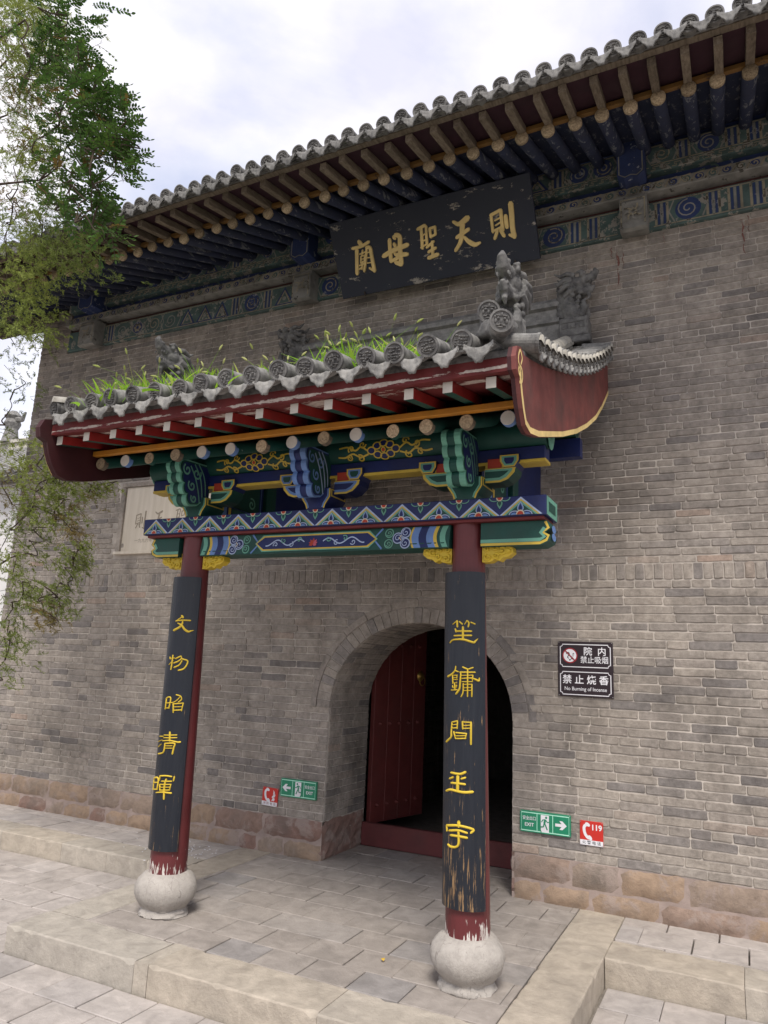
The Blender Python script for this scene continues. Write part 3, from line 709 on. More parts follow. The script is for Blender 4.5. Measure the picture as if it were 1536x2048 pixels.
def stones(xa, xb, z0, z1, tints, lens, sgn):
    x = xa; i = 0
    while (xb-x)*sgn > 0.05:
        l = lens[i % len(lens)]*NR.uniform(.92, 1.08); e = x+sgn*l
        if (xb-e)*sgn < .12: e = xb
        a, b = sorted((x, e)); g = NR.uniform(.004, .012)
        o = rough_stone(a+g, b-g, z0+NR.uniform(.001, .006), z1-NR.uniform(.001, .006), -0.0085, NR.uniform(.010, .022), 0.001).build('plinth_stone', 'sandstone', pl)
        smooth_by_angle(o, 50); x = e; i += 1
stones(-AW, XL, 0.135, 0.31, 0, (0.56, 0.52, 0.50, 0.62, 0.42), -1)
stones(-AW, XL, -0.02, 0.125, 0, (0.34, 0.30, 0.22, 0.34, 0.26, 0.4), -1)
stones(AW, XR, 0.135, 0.31, 0, (0.42, 0.36, 0.46, 0.55), 1)
stones(AW, XR, -0.02, 0.125, 0, (0.22, 0.34, 0.48, 0.5), 1)
for s in (-1, 1):
    mb = rough_stone(0.0, 0.75, -0.01, 0.305, 0, .012, 0.001); mb.v = [(s*AW+s*v[1], v[0]-0.01, v[2]) for v in mb.v]; mb.t = [.72]*len(mb.f)
    mb.build('plinth_stone', 'sandstone', pl)

# threshold and open door leaf
mb = MB(); mb.bbox(-AW-.0+.004, AW-.004, 0.70, 0.76, 0.0, 0.20, .008); mb.build('threshold', 'threshold_red', bld)
door = empty('door_leaf', (-0.80, 0.80, 0.17), bld, (0, 0, math.radians(75)))
for i in range(4):
    a = i*0.2; mb = MB(); mb.bbox(a+.002, a+.198, -0.025, 0.025, 0, 2.15, .004); mb.build('plank', 'door_red', door)
mb = MB(); mb.lathe([(.004, -.03), (.019, -.008), (.022, 0)], n=12, axis='y'); stud = mb.mesh('door_stud', ['door_red'], True)
for z in (0.16, 0.90, 1.66):
    for i in range(5): ob('door_stud', stud, door, (0.09+i*.145, -0.025, z))
mb = MB(); mb.lathe([(.006, -.035), (.03, -.03), (.05, -.008), (.056, 0)], n=18, axis='y'); mb.tube(circ3 := [(0.045*math.cos(a), -.03, -.05+0.045*math.sin(a)) for a in np.linspace(0, 2*PI, 17)], .006, 6)
mb.build('door_knocker', 'brass', door, loc=(0.70, -0.025, 1.36), smooth=True)

# ------------------------------------------------------------------ timber frieze under the eave
FZ = empty('frieze', (0, 0, 0), bld)
def fm(y): return lambda u, v, lay: (u, y-0.0012*(lay+1), v)
def beam(name, x0, x1, y0, y1, z0, z1, mat, b=.006):
    mb = MB(); mb.bbox(x0, x1, y0, y1, z0, z1, b); return mb.build(name, mat, FZ)
BX0, BX1 = -4.72, XR
beam('lower_beam', BX0, BX1, -0.045, 0.3, ZT+.0, 5.415, 'old_green')
beam('recess_board', BX0, BX1, 0.0, 0.3, 5.416, 5.46, 'old_red', .002)
beam('moulding_strip', BX0, BX1, -0.125, 0.3, 5.461, 5.548, 'old_grey')
beam('recess_panel', BX0, BX1, -0.02, 0.3, 5.549, 5.655, 'old_blue', .002)
beam('upper_beam', BX0, BX1, -0.10, 0.3, 5.656, 5.90, 'old_green')
mb = MB(); mb.tube([(XL-.6, 0.03, 5.99), (XR, 0.03, 5.99)], .11, 16); mb.build('eave_purlin', 'old_blue', FZ, smooth=True)
PM = ['old_ochre', 'old_blue', 'old_grey', 'old_green', 'old_red']
def scrollwork(mb, x0, x1, z0, z1, y, seed, dense=1.0):
    """faded painted bands: scrolls, lozenges and bars between x0 and x1"""
    rr = random.Random(seed); f = fm(y); h = z1-z0; x = x0; zc = (z0+z1)/2
    ribbon(mb, [(x0, z0+.012), (x1, z0+.012)], .010, f, 1, 0); ribbon(mb, [(x0, z1-.012), (x1, z1-.012)], .010, f, 1, 0)
    while x < x1-h*0.8:
        kind = rr.choice('ssblstb'); wd = min(h*rr.uniform(.75, 1.1), x1-x)
        if kind == 's':
            a = rr.uniform(0, 6); r = h*.36
            poly(mb, circ(x+wd/2, zc, h*.42, n=18), f, 0, rr.choice((1, 3)))
            ribbon(mb, spiral(x+wd/2, zc, r, 1.7, a, rr.choice((1, -1))), .011, f, 2, rr.choice((0, 2)))
            for sx in (-1, 1): ribbon(mb, [(x+wd/2+sx*h*.45, z0+.02), (x+wd/2+sx*h*.62, zc), (x+wd/2+sx*h*.45, z1-.02)], .012, f, 2, 2)
        elif kind == 'b':
            for i, c in enumerate((0, 1, 2, 1, 0)): ribbon(mb, [(x+.02+i*.022, z0+.02), (x+.02+i*.022, z1-.02)], .018, f, 0, c)
            wd = .14
        elif kind == 'l':
            poly(mb, [(x, z0+.02), (x+wd/2, z1-.02), (x+wd, z0+.02)], f, 0, 1); poly(mb, [(x+.03, z0+.03), (x+wd/2, z1-.05), (x+wd-.03, z0+.03)], f, 1, 0)
            poly(mb, [(x+.055, z0+.035), (x+wd/2, z1-.08), (x+wd-.055, z0+.035)], f, 2, 3); poly(mb, circ(x+wd/2, z0+h*.36, h*.1), f, 3, 2)
        else:
            poly(mb, [(x, zc), (x+wd/2, z1-.02), (x+wd, zc), (x+wd/2, z0+.02)], f, 0, 2); poly(mb, circ(x+wd/2, zc, h*.3, n=16), f, 1, 1)
            for i in range(6):
                t = i*PI/3; poly(mb, circ(x+wd/2+h*.16*math.cos(t), zc+h*.16*math.sin(t), h*.085), f, 2, 0)
        x += wd+.015
mb = MB(); scrollwork(mb, BX0+.4, -1.45, ZT+.01, 5.41, -0.045, 3); scrollwork(mb, -1.15, 1.7, ZT+.01, 5.41, -0.045, 5); scrollwork(mb, 1.98, XR, ZT+.01, 5.41, -0.045, 6)
mb.build('painted_pattern', PM, FZ)
mb = MB(); scrollwork(mb, BX0+.5, -1.5, 5.705, 5.895, -0.10, 13); scrollwork(mb, -1.1, 1.7, 5.705, 5.895, -0.10, 15); scrollwork(mb, 1.98, XR, 5.705, 5.895, -0.10, 17)
x = BX0+.3; f = fm(-0.10)                         # fret band along the foot of the upper beam
while x < XR-.1:
    ribbon(mb, [(x, .01+5.656), (x+.035, 5.666), (x+.035, 5.682), (x+.018, 5.682), (x+.018, 5.697), (x+.07, 5.697)], .008, f, 1, 0); x += .082
mb.build('painted_pattern', PM, FZ)
mb = MB(); x = BX0+.05; f = fm(-0.125); i = 0
while x < XR-.1:                                   # leaf scroll along the moulding
    poly(mb, circ(x+.05, 5.505, .034, n=10, ry=.03), f, 0, 1 if i % 2 else 3); ribbon(mb, spiral(x+.05, 5.505, .030, 1.1, i*1.3, 1, 10), .010, f, 1, 0)
    ribbon(mb, [(x-.01, 5.47), (x+.02, 5.53), (x+.085, 5.54)], .013, f, 2, 0); x += .098; i += 1
mb.build('painted_pattern', PM, FZ)
mb = MB(); f = fm(-0.02)
for i, x in enumerate(np.arange(BX0+.6, XR-.3, .62)):
    if -1.1 < x < 1.1: continue
    ribbon(mb, curve([(x, 5.60), (x+.1, 5.57), (x+.2, 5.60), (x+.3, 5.63)], 5), .02, f, 0, 3); ribbon(mb, spiral(x+.36, 5.605, .045, 1.2, 2, -1), .016, f, 1, 3)
mb.build('painted_pattern', PM, FZ)
for i, xc in enumerate((1.84, -1.30, -4.25, 4.9)):
    # beam heads: a carved block on the lower beam and a blue one with a scalloped foot above it
    hw = .105 if i < 2 else .12
    mb = MB(); pr = [(0.0, 5.44), (-.17, 5.43), (-.20, 5.36), (-.185, 5.20), (-.20, 5.13), (-.16, 5.12), (0.0, 5.16)]
    mb.prism(pr, xc-hw, xc+hw, 'x', 0); f = lambda u, v, lay: (xc+u, -0.2-0.0012*(lay+1)-.004, v)
    o = mb.build('beam_head', 'old_grey', FZ)
    mb = MB()
    for k_ in range(8):
        a = k_*PI/4; ribbon(mb, [(0.012*math.cos(a), 5.27+.012*math.sin(a)), (.05*math.cos(a), 5.27+.05*math.sin(a)), (.075*math.cos(a+.3), 5.27+.075*math.sin(a+.3))], .014, f, 1, 0 if k_ % 2 else 2)
    ribbon(mb, circ(0, 5.27, .028), .009, f, 2, 0, True); ribbon(mb, [(-hw+.015, 5.15), (-hw+.015, 5.38), (hw-.015, 5.38), (hw-.015, 5.15)], .011, f, 1, 0)
    mb.build('painted_pattern', PM, o)
    mb = MB(); z0, z1 = 5.50, 5.91; w_ = hw
    pf = [(-w_, z1-.05), (-w_*.6, z1-.012), (0, z1), (w_*.6, z1-.012), (w_, z1-.05), (w_, z0+.07), (w_*.5, z0+.035), (0, z0+.05), (-w_*.5, z0+.035), (-w_, z0+.07)]
    mb.prism([(xc+a, b) for a, b in pf][::-1], -0.27, 0.0, 'y'); o = mb.build('beam_head', 'old_blue', FZ)
    mb = MB(); ribbon(mb, [(a*.86, z0+(b-z0)*.93+.012) for a, b in pf], .010, lambda u, v, lay: (xc+u, -0.27-0.0012*(lay+1), v), 0, 2, True); mb.build('painted_pattern', PM, o)

# ------------------------------------------------------------------ main eave
SL = 0.0145
ev = empty('eave_roof', (0, 0, 0), bld, (0, -SL, 0))
EX0, EX1 = -6.05, XR
mb = MB(); mb.box(EX0, EX1, -1.135, -1.10, 5.480, 5.512); mb.build('eave_strip', 'ochre_strip', ev)
# rafters
mb = MB(); mb.tube([(0, -1.13, 5.43), (0, 0.9, 6.242)], .048, 14, 0); mb.lathe([(.047, .03), (.0485, .0), (.046, -.004)], (0, -1.150, 5.424), 16, 1, 'y')
RAF = mb.mesh('rafter', ['rafter_blue', 'end_grain'], True)
mb = MB(); fy0, fy1, fz0, fz1 = -1.49, -1.06, 5.415, 5.520
v = [(sx*.026, y, z) for (y, z) in ((fy0, fz0-.03), (fy0, fz0+.03), (fy1, fz1+.02), (fy1, fz1-.04)) for sx in (-1, 1)]
mb.add(v, [(0, 1, 3, 2), (2, 3, 5, 4), (4, 5, 7, 6), (6, 7, 1, 0), (0, 2, 4, 6), (1, 7, 5, 3)]); FLY = mb.mesh('flying_rafter', ['weathered_wood'])
x = 1.834-.187*42
while x < EX1:
    if x > EX0+.05:
        ob('rafter', RAF, ev, (x+NR.uniform(-.008, .008), NR.uniform(-.006, .006), NR.uniform(-.006, .006)))
        ob('flying_rafter', FLY, ev, (x+NR.uniform(-.01, .01), NR.uniform(-.01, .01), NR.uniform(-.006, .006)))
    x += .187
mb = MB(); mb.box(EX0, EX1, -1.54, -1.49, 5.450, 5.535); mb.build('eave_fascia', 'weathered_wood', ev)
mb = MB()
mb.add([(EX0, -1.50, 5.452), (EX1, -1.50, 5.452), (EX1, -1.06, 5.545), (EX0, -1.06, 5.545)], [(0, 3, 2, 1)], 1)
mb.add([(EX0, -1.10, 5.50), (EX1, -1.10, 5.50), (EX1, 0.9, 6.30), (EX0, 0.9, 6.30)], [(0, 3, 2, 1)], 0)
mb.build('eave_boards', ['rafter_blue', 'soffit'], ev)
def roof_z(y): return 5.455 + 0.22*(y+1.6) + 0.085*(y+1.6)**2 if y < 3 else 0
mb = MB(); ys = np.linspace(-1.56, 2.8, 16)
mb.prism([(y, roof_z(y)-.01) for y in ys]+[(2.8, 7.10), (0.9, 6.36), (-1.08, 5.575), (-1.5, 5.50), (-1.555, 5.495)], EX0, EX1, 'x'); mb.build('roof_bed', 'dark_tile', ev)
mb = MB(); yb = np.linspace(2.8, 7.0, 4); mb.prism([(2.8, roof_z(2.8)), (7.0, 5.3), (7.0, 5.2), (2.8, 6.9)], EX0, EX1, 'x'); mb.build('rear_slope', 'dark_tile', ev)
# shared tiles for both roofs
def cap_tile(r, relief):
    """round end tile: cylinder stub with a rimmed, moulded disc"""
    mb = MB(); n = 20
    mb.lathe([(r*.97, .22), (r, .02)], n=n, axis='y', m=1); mb.lathe([(r, .021), (r*1.06, .012), (r*1.06, 0), (r*.88, -.001), (r*.84, .006), (0.0004, .006)], n=n, axis='y')
    rr = random.Random(relief); B = lambda x, z, a, b, c=.006: mb.ball((x*r, .004, z*r), (a*r, c, b*r), 0, 7, 5)
    if relief % 2 == 0:
        for s in (-1, 1):
            B(s*.28, .18, .15, .13, .012); B(s*.30, .42, .24, .07, .008); B(s*.48, -.05, .13, .2, .007); B(s*.25, -.42, .22, .08, .008); B(s*.6, .3, .08, .14)
        B(0, -.08, .13, .22, .013); B(0, -.33, .28, .06, .008); B(0, -.58, .3, .07, .007); B(0, .55, .1, .2)
    else:
        for z in (.45, .15, -.15, -.42):
            for x in (-.5, -.25, 0, .25, .5):
                if x*x+z*z < .5: B(x+rr.uniform(-.06, .06), z+rr.uniform(-.06, .06), rr.uniform(.1, .17), rr.uniform(.05, .12), rr.uniform(.006, .012))
        for z in (-.55, -.3): mb.tube([(r*.55*math.cos(a), .003, r*(z+.25)+r*.35*math.sin(a)) for a in np.linspace(PI*1.15, PI*1.85, 7)], r*.05, 5)
    return mb
def drip_tile(wd, h):
    """pan-tile end: curved lip hanging in a pointed, rippled leaf"""
    mb = MB(); n = 16; top = []; bot = []
    for i in range(n+1):
        a = i/n*2-1; top.append((a*wd/2, .028*a*a)); sc = (1-abs(a)**1.3)
        bot.append((a*wd/2, .028*a*a - h*(.42+.58*sc**1.4) + .005*math.cos(a*15)))
    V = []; t = .011
    for (xa, za), (xb, zb) in zip(top, bot):
        for k in range(5):
            q_ = k/4; yy = -.014*q_ - .009*abs(math.sin(q_*PI*2.6+abs(xa)*70)) - .004*math.cos(xa*150); V.append((xa, yy, za+(zb-za)*q_))
    m0 = len(V); f = [(i*5+k, i*5+k+1, (i+1)*5+k+1, (i+1)*5+k) for i in range(n) for k in range(4)]
    W = [(x, y+t, z) for x, y, z in V]; f += [(m0+i*5+k, m0+(i+1)*5+k, m0+(i+1)*5+k+1, m0+i*5+k+1) for i in range(n) for k in range(4)]
    for i in range(n): f.append((i*5+4, m0+i*5+4, m0+(i+1)*5+4, (i+1)*5+4)); f.append((i*5, (i+1)*5, m0+(i+1)*5, m0+i*5))
    f.append((0, 1, 2, 3, 4, m0+4, m0+3, m0+2, m0+1, m0))
    f.append(tuple(n*5+k for k in range(4, -1, -1)) + tuple(m0+n*5+k for k in range(5)))
    mb.add(V+W, f)
    P = []
    for i in range(n+1):
        a = i/n*2-1; P += [(a*wd/2, 0.0, .028*a*a), (a*wd/2, .2, .028*a*a+.012), (a*wd/2, .2, .028*a*a), (a*wd/2, 0.0, .028*a*a-.012)]
    mb.add(P, [(i*4+k, (i+1)*4+k, (i+1)*4+(k+1) % 4, i*4+(k+1) % 4) for i in range(n) for k in range(4)])
    return mb
CAPS = [cap_tile(.052, i).mesh('cap_tile', ['eave_tile', 'eave_tile'], False) for i in range(4)]
for c_ in CAPS:
    c_.polygons.foreach_set('use_smooth', [True]*len(c_.polygons)); c_.set_sharp_from_angle(angle=math.radians(35))
DRIP = drip_tile(.132, .078).mesh('drip_tile', ['eave_tile'], True)
def tile_row(zf, y0, y1, r, seg=.21, name='cover_tile_row'):
    """half-round cover tiles laid up the slope, each lapping the next"""
    mb = MB(); y = y0; n = 9
    while y < y1-.02:
        e = min(y+seg, y1); ring_ = []
        for yy, k in ((y, 1.0), (e+.012, .90)):
            ring_.append([(k*r*math.cos(PI*j/n), yy, zf(yy)+.012+k*r*math.sin(PI*j/n)) for j in range(n+1)])
        mb.add(ring_[0]+ring_[1], [(j, n+1+j, n+2+j, j+1) for j in range(n)]+[tuple(range(n+1))]); y = e
    return mb
def pan_row(zf, y0, y1, wd, seg=.12):
    mb = MB(); y = y0; n = 6
    while y < y1-.02:
        e = min(y+seg, y1); a_ = [(wd*(j/n-.5), y, zf(y)+.006+.02*(2*j/n-1)**2+.010) for j in range(n+1)]; b_ = [(wd*(j/n-.5), e+.03, zf(e+.03)+.02*(2*j/n-1)**2-.002) for j in range(n+1)]
        c_ = [(p[0], p[1], p[2]-.010) for p in a_]
        mb.add(a_+b_+c_, [(j, j+1, n+2+j, n+1+j) for j in range(n)]+[(2*n+2+j, 2*n+3+j, j+1, j) for j in range(n)]); y = e
    return mb
zm = roof_z
MROW = tile_row(zm, -1.55, 2.8, .05).mesh('cover_tile_row', ['grey_tile'], True); MPAN = pan_row(zm, -1.58, 2.8, .11).mesh('pan_tile_row', ['dark_tile'], True)
x = 1.4-.1475*50
while x < EX1-.05:
    if x > EX0+.05:
        jx = NR.uniform(-.006, .006); zc = 5.490+NR.uniform(-.004, .004)
        ob('cap_tile', R.choice(CAPS), ev, (x+jx, -1.62+NR.uniform(-.01, .01), zc), (.2, NR.uniform(-.3, .3), 0))
        ob('drip_tile', DRIP, ev, (x+.0737, -1.625+NR.uniform(-.008, .008), 5.455), (.12+NR.uniform(-.05, .05), 0, NR.uniform(-.04, .04)))
        ob('cover_tile_row', MROW, ev, (x, 0, -.004)); ob('pan_tile_row', MPAN, ev, (x+.0737, 0, -.02))
    x += .1475
mb = MB(); mb.box(EX0, EX1, 2.65, 2.95, roof_z(2.8)-.1, roof_z(2.8)+.45); mb.tube([(EX0, 2.8, roof_z(2.8)+.45), (EX1, 2.8, roof_z(2.8)+.45)], .09, 10); mb.build('roof_ridge', 'grey_tile', ev)
# hanging gable board and purlin ends at the left end of the roof
mb = MB(); ys = np.linspace(-1.55, 2.8, 12); up_ = [(y, roof_z(y)+.0) for y in ys]; mb.prism(up_+[(y, z-.28-.05*(y+1.5)/4) for y, z in up_[::-1]], EX0-.05, EX0-.005, 'x'); mb.build('gable_board', 'dark_wood', ev)
for y in (0.03, 1.3, 2.6):
    mb = MB(); mb.tube([(EX0, y, roof_z(y)-.24), (XL+.3, y, roof_z(y)-.24)], .1, 12); mb.build('purlin_end', 'dark_wood', ev)
mb = MB(); mb.prism([(0.0, 5.10), (5.9, 5.10), (2.8, roof_z(2.8)-.1), (0.0, 5.85)], XL+.02, XL+.3, 'x'); mb.build('gable_wall', 'grey_brick', bld)

# dull red paint that ran down the brickwork below the beam heads
for (x, z, L, wd) in ((1.69, 5.06, .34, .022), (1.73, 5.08, .20, .010), (1.64, 5.10, .12, .008), (2.62, 5.12, .30, .016), (2.66, 5.14, .14, .008), (2.05, 5.14, .10, .007)):
    mb = MB(); n = 9; P = [(x+.006*math.sin(i*1.7+x*9)+NR.uniform(-.002, .002), z-L*i/n) for i in range(n+1)]
    ribbon(mb, P, [wd*(1-.75*i/n)*NR.uniform(.7, 1.2) for i in range(n+1)], lambda u, v, lay: (u, -.0135, v), 0, 0); mb.build('paint_run', 'run_red', bld)

# ------------------------------------------------------------------ entrance porch
por = empty('entrance_porch', (0, -1.66, 0)); por.location = (0, 0, 0)
tag(por, 'wooden entrance porch with red columns, painted beams and small tiled roof', 'porch')
PCX = ((-1.012, -1.030), (1.055, 1.020)); PYC = -1.66
def axis_x(i, z): a, b = PCX[i]; return a+(b-a)*(z-.25)/2.24
for i in (0, 1):
    mb = MB(); zs = np.linspace(0.22, 2.50, 9)
    mb.tube([(axis_x(i, z), PYC, z) for z in zs], [.121-(.028)*(z-.22)/2.28 for z in zs], 28, up=(0, 1, 0)); mb.build('column', 'porch_column', por, smooth=False)
    smooth_by_angle(por.children[-1], 40)
    mb = MB(); n = 32; prof = [(.160, 0.0), (.161, .010), (.155, .022), (.146, .032), (.142, .040), (.149, .050), (.166, .068), (.187, .092), (.201, .122), (.206, .154), (.203, .182), (.190, .209), (.168, .233), (.142, .248), (.116, .254)]
    prof = [(r*.955 if z < .24 else r, z) for r, z in prof]; mb.lathe(prof, (axis_x(i, .2), PYC, 0.001), n)
    rs = np.random.RandomState(5+i); V = []
    for x, y, z in mb.v:
        a = math.atan2(y-PYC, x-axis_x(i, .2)); d = .0035*math.sin(5*a+i*2)+.003*math.sin(9*a+30*z)+rs.uniform(-.0018, .0018)+(rs.uniform(-.008, .008) if z < .045 else 0)
        cr = 0.0
        V.append((x+(d+cr)*math.cos(a), y+(d+cr)*math.sin(a), z))
    mb.v = V; o = mb.build('column_base', 'worn_stone', por); smooth_by_angle(o, 55)

# flat beam with zigzag painting
FX0, FX1, FY, FZ0, FZ1 = -1.43, 1.515, -1.79, 2.473, 2.588
mb = MB(); mb.bbox(FX0, FX1, FY, -1.53, FZ0, FZ1, .004); fb = mb.build('flat_beam', 'deep_blue', por)
mb = MB(); mb.box(FX0+.03, FX1-.02, FY+.02, -1.55, FZ0-.018, FZ0-.001); mb.build('beam_underboard', 'board_red', por)
PP = ['deep_blue', 'dark_green', 'light_green', 'light_blue', 'pale_line', 'gold', 'signal_red', 'cream', 'lotus_pink', 'bright_gold']
BL, DG, LG, LB, PL_, GO, RE, CR, PK, BG = range(10)
def clipx(P, a, b): return [(min(max(x, a), b), z) for x, z in P]
mb = MB(); per = 0.2443; f = lambda u, v, lay: (u, FY-0.0012*(lay+1), v); z0, z1 = FZ0+.006, FZ1-.005; H = z1-z0
for k_ in range(-3, 12):
    xk = -1.072+per*k_
    if xk < FX0-.1 or xk > FX1+.1: continue
    cx = lambda P: clipx(P, FX0+.004, FX1-.004)
    for lay_, (d, c_) in enumerate(((0, PL_), (.009, GO), (.017, LG), (.027, DG))):
        poly(mb, cx([(xk-per/2+d*1.46, z0), (xk+per/2-d*1.46, z0), (xk, z1-d*1.37)]), f, lay_, c_)
    if FX0+.03 < xk < FX1-.03:
        for s in (-1, 1):
            poly(mb, circ(xk+s*.034, z0, .034, 0, PI, 10, .024), f, 4, PL_); poly(mb, circ(xk+s*.034, z0, .028, 0, PI, 10, .018), f, 5, BL if s else LB); poly(mb, circ(xk+s*.036, z0, .020, 0, PI, 8, .012), f, 6, LB)
        poly(mb, petal(xk, z0+.014, z0+.075, .021), f, 6, PL_); poly(mb, petal(xk, z0+.016, z0+.070, .0165), f, 7, LB); poly(mb, petal(xk, z0+.020, z0+.062, .0115), f, 8, BL)
        poly(mb, circ(xk, z0, .024, 0, PI, 12, .026), f, 9, CR); poly(mb, circ(xk, z0, .018, 0, PI, 12, .019), f, 10, RE)
    xv = xk+per/2
    if FX0+.03 < xv < FX1-.03:
        for s in (-1, 1):
            ribbon(mb, circ(xv+s*.032, z1, .028, PI, 2*PI, 10, .020), .005, f, 1, LG)
        poly(mb, petal(xv, z1-.014, z1-.066, .019), f, 1, LG); poly(mb, petal(xv, z1-.016, z1-.060, .0145), f, 2, LG); poly(mb, petal(xv, z1-.018, z1-.052, .011), f, 3, DG)
        poly(mb, circ(xv, z1, .020, PI, 2*PI, 12, .021), f, 4, CR); poly(mb, circ(xv, z1, .014, PI, 2*PI, 12, .015), f, 5, RE)
fe = lambda u, v, lay: (FX1+0.0012*(lay+1), u, v)
poly(mb, [(FY+.004, FZ0+.004), (-1.534, FZ0+.004), (-1.534, FZ1-.004), (FY+.004, FZ1-.004)], fe, 0, LG); poly(mb, [(FY+.05, FZ0+.03), (-1.58, FZ0+.03), (-1.58, FZ1-.03), (FY+.05, FZ1-.03)], fe, 1, DG)
mb.build('painted_pattern', PP, fb)

# lower beam through the columns
LZ0, LZ1, LY = 2.315, 2.452, -1.745
prof = [(-.085, .0), (-.085, .03), (-.07, .137), (.07, .137), (.085, .03), (.085, 0)]
mb = MB(); mb.prism([(PYC+a, LZ0+b) for a, b in prof], -0.925, 0.93, 'x'); lb = mb.build('lower_beam', 'dark_green', por)
mb = MB(); f = lambda u, v, lay: (u, PYC-(.085-.015*max(0, (v-LZ0-.03))/.107)-0.0012*(lay+1), v)
a0, a1 = LZ0+.004, LZ1-.004
for s in (-1, 1):
    x = .92
    for wd, c_ in ((.035, LG), (.02, DG), (.022, GO), (.045, LB), (.05, BL), (.045, LB), (.012, GO)):
        P = [(s*(x-0.018*math.sin(PI*t)), a0+(a1-a0)*t) for t in np.linspace(0, 1, 7)]+[(s*(x-wd-.018*math.sin(PI*t)), a0+(a1-a0)*t) for t in np.linspace(1, 0, 7)]
        poly(mb, P, f, 0, c_); x -= wd
    xc = s*.60; poly(mb, [(s*.68, a0), (s*.49, a0), (s*.42, (a0+a1)/2), (s*.49, a1), (s*.68, a1)], f, 0, DG)
    for (dx, dz, r, m_) in ((.045, .035, .034, LB), (.045, -.035, .034, LB), (-.005, .0, .036, LB), (-.065, .035, .03, LG), (-.065, -.035, .03, LG)):
        poly(mb, circ(xc+s*dx, (a0+a1)/2+dz*.95, r, n=16), f, 1, PL_ if m_ == LB else LG); poly(mb, circ(xc+s*dx, (a0+a1)/2+dz*.95, r-.007, n=16), f, 2, BL if m_ == LB else DG)
        ribbon(mb, spiral(xc+s*dx, (a0+a1)/2+dz*.95, r-.011, 1.2, dx*40, s), .005, f, 3, PL_ if m_ == LB else LG)
    ribbon(mb, [(xc+s*.02, a0+.05), (xc+s*.005, a0+.065), (xc+s*.02, a0+.08)], .006, f, 4, CR)
    ribbon(mb, [(s*.49, a0), (s*.43, (a0+a1)/2), (s*.49, a1)], .012, f, 3, LB)
hx = [(-.40, a0+.008), (.40, a0+.008), (.46, (a0+a1)/2), (.40, a1-.008), (-.40, a1-.008), (-.46, (a0+a1)/2)]
poly(mb, hx, f, 4, LG); poly(mb, [(x*.985, (a0+a1)/2+(z-(a0+a1)/2)*.88) for x, z in hx], f, 5, GO); poly(mb, [(x*.965, (a0+a1)/2+(z-(a0+a1)/2)*.72) for x, z in hx], f, 6, BL)
zc = (a0+a1)/2
for s in (-1, 1):
    P = [(s*(.07+.30*t), zc+.019*math.sin(t*PI*3.6)) for t in np.linspace(0, 1, 26)]; ribbon(mb, P, .008, f, 7, PL_)
    for j, (xx, dz) in enumerate(((.11, .018), (.17, -.018), (.23, .018), (.29, -.016))): ribbon(mb, spiral(s*xx, zc+dz*.8, .020, 1.1, 1.2*j, s*(1 if j % 2 else -1), 14), .006, f, 8, PL_ if j % 2 else LG)
for k_, (ang, L) in enumerate(((90, .046), (55, .042), (125, .042), (25, .036), (155, .036), (-10, .03), (190, .03))):
    a = math.radians(ang); P = petal(0, 0, L, .010); poly(mb, [(p[0]*math.sin(a)+p[1]*math.cos(a), zc-.02+p[1]*math.sin(a)-p[0]*math.cos(a)) for p in P], f, 8+k_*.6, PK if k_ % 2 else RE)
mb.build('painted_pattern', PP, lb)
for s in (-1, 1):                                  # beam ends outside the columns: cloud-cut ends
    x0, x1 = (-1.39, -1.13) if s < 0 else (1.12, 1.525)
    e = x0 if s < 0 else x1; i_ = x1 if s < 0 else x0
    P = [(i_, LZ0), (e-s*.05, LZ0), (e-s*.012, LZ0+.02), (e, LZ0+.05), (e-s*.03, LZ0+.07), (e, LZ0+.095), (e-s*.02, LZ1), (i_, LZ1)]
    mb = MB(); mb.prism(P if s > 0 else P[::-1], PYC-.075, PYC+.075, 'y'); o = mb.build('beam_end', 'dark_green', por)
    mb = MB(); f = lambda u, v, lay: (u, PYC-.075-0.0012*(lay+1), v); xe = e-s*.06
    ribbon(mb, [(i_, LZ0+.010), (xe, LZ0+.010), (e-s*.024, LZ0+.026), (e-s*.012, LZ0+.05), (e-s*.044, LZ0+.07), (e-s*.012, LZ0+.095), (e-s*.03, LZ1-.006)], .015, f, 0, GO)
    ribbon(mb, [(i_, LZ0+.029), (xe, LZ0+.029), (e-s*.034, LZ0+.045), (e-s*.056, LZ0+.068), (e-s*.034, LZ0+.096)], .020, f, 1, LG)
    for (aa, bb, cc) in ((e+s*.001, LZ0+.05, LB), (e+s*.001, LZ0+.095, LB)):
        poly(mb, circ(0, bb, .030, n=12, ry=.022), lambda u, v, lay: (aa+s*.0012*(lay+1)-s*.001, PYC+u*1.6, v), 0, cc)
    mb.build('painted_pattern', PP, o)
# gilded carved brackets under the beam beside each column
def carved_bracket(xa, s):
    mb = MB(); L = .185
    P = [(0, 0), (0, -.115), (.05, -.112), (.075, -.098), (.105, -.108), (.125, -.088), (.155, -.085), (.185, -.06), (.18, -.03), (.15, -.02), (.13, 0)]
    P = [(xa+s*a, 2.344+b) for a, b in P]; mb.prism(P if s < 0 else P[::-1], PYC-.035, PYC+.035, 'y', 0); f = lambda u, v, lay: (xa+s*u, PYC-.037, 2.344+v)
    for (cx_, cz, r, a_, t_) in ((.03, -.035, .024, 0, 1.2), (.035, -.085, .024, 2, 1.1), (.08, -.03, .022, 1, 1.2), (.085, -.075, .022, 3, 1.2), (.12, -.045, .026, 4, 1.3), (.155, -.05, .024, .5, 1.2)):
        P = spiral(cx_, cz, r, t_, a_, 1, 12); mb.tube([f(u, v, 0) for u, v in P], [.008]*len(P), 6, 0)
    mb.ball(f(.155, -.05, 0), (.018, .016, .016), 0, 8, 6)
    o = mb.build('carved_bracket', 'bright_gold', por); smooth_by_angle(o, 50)
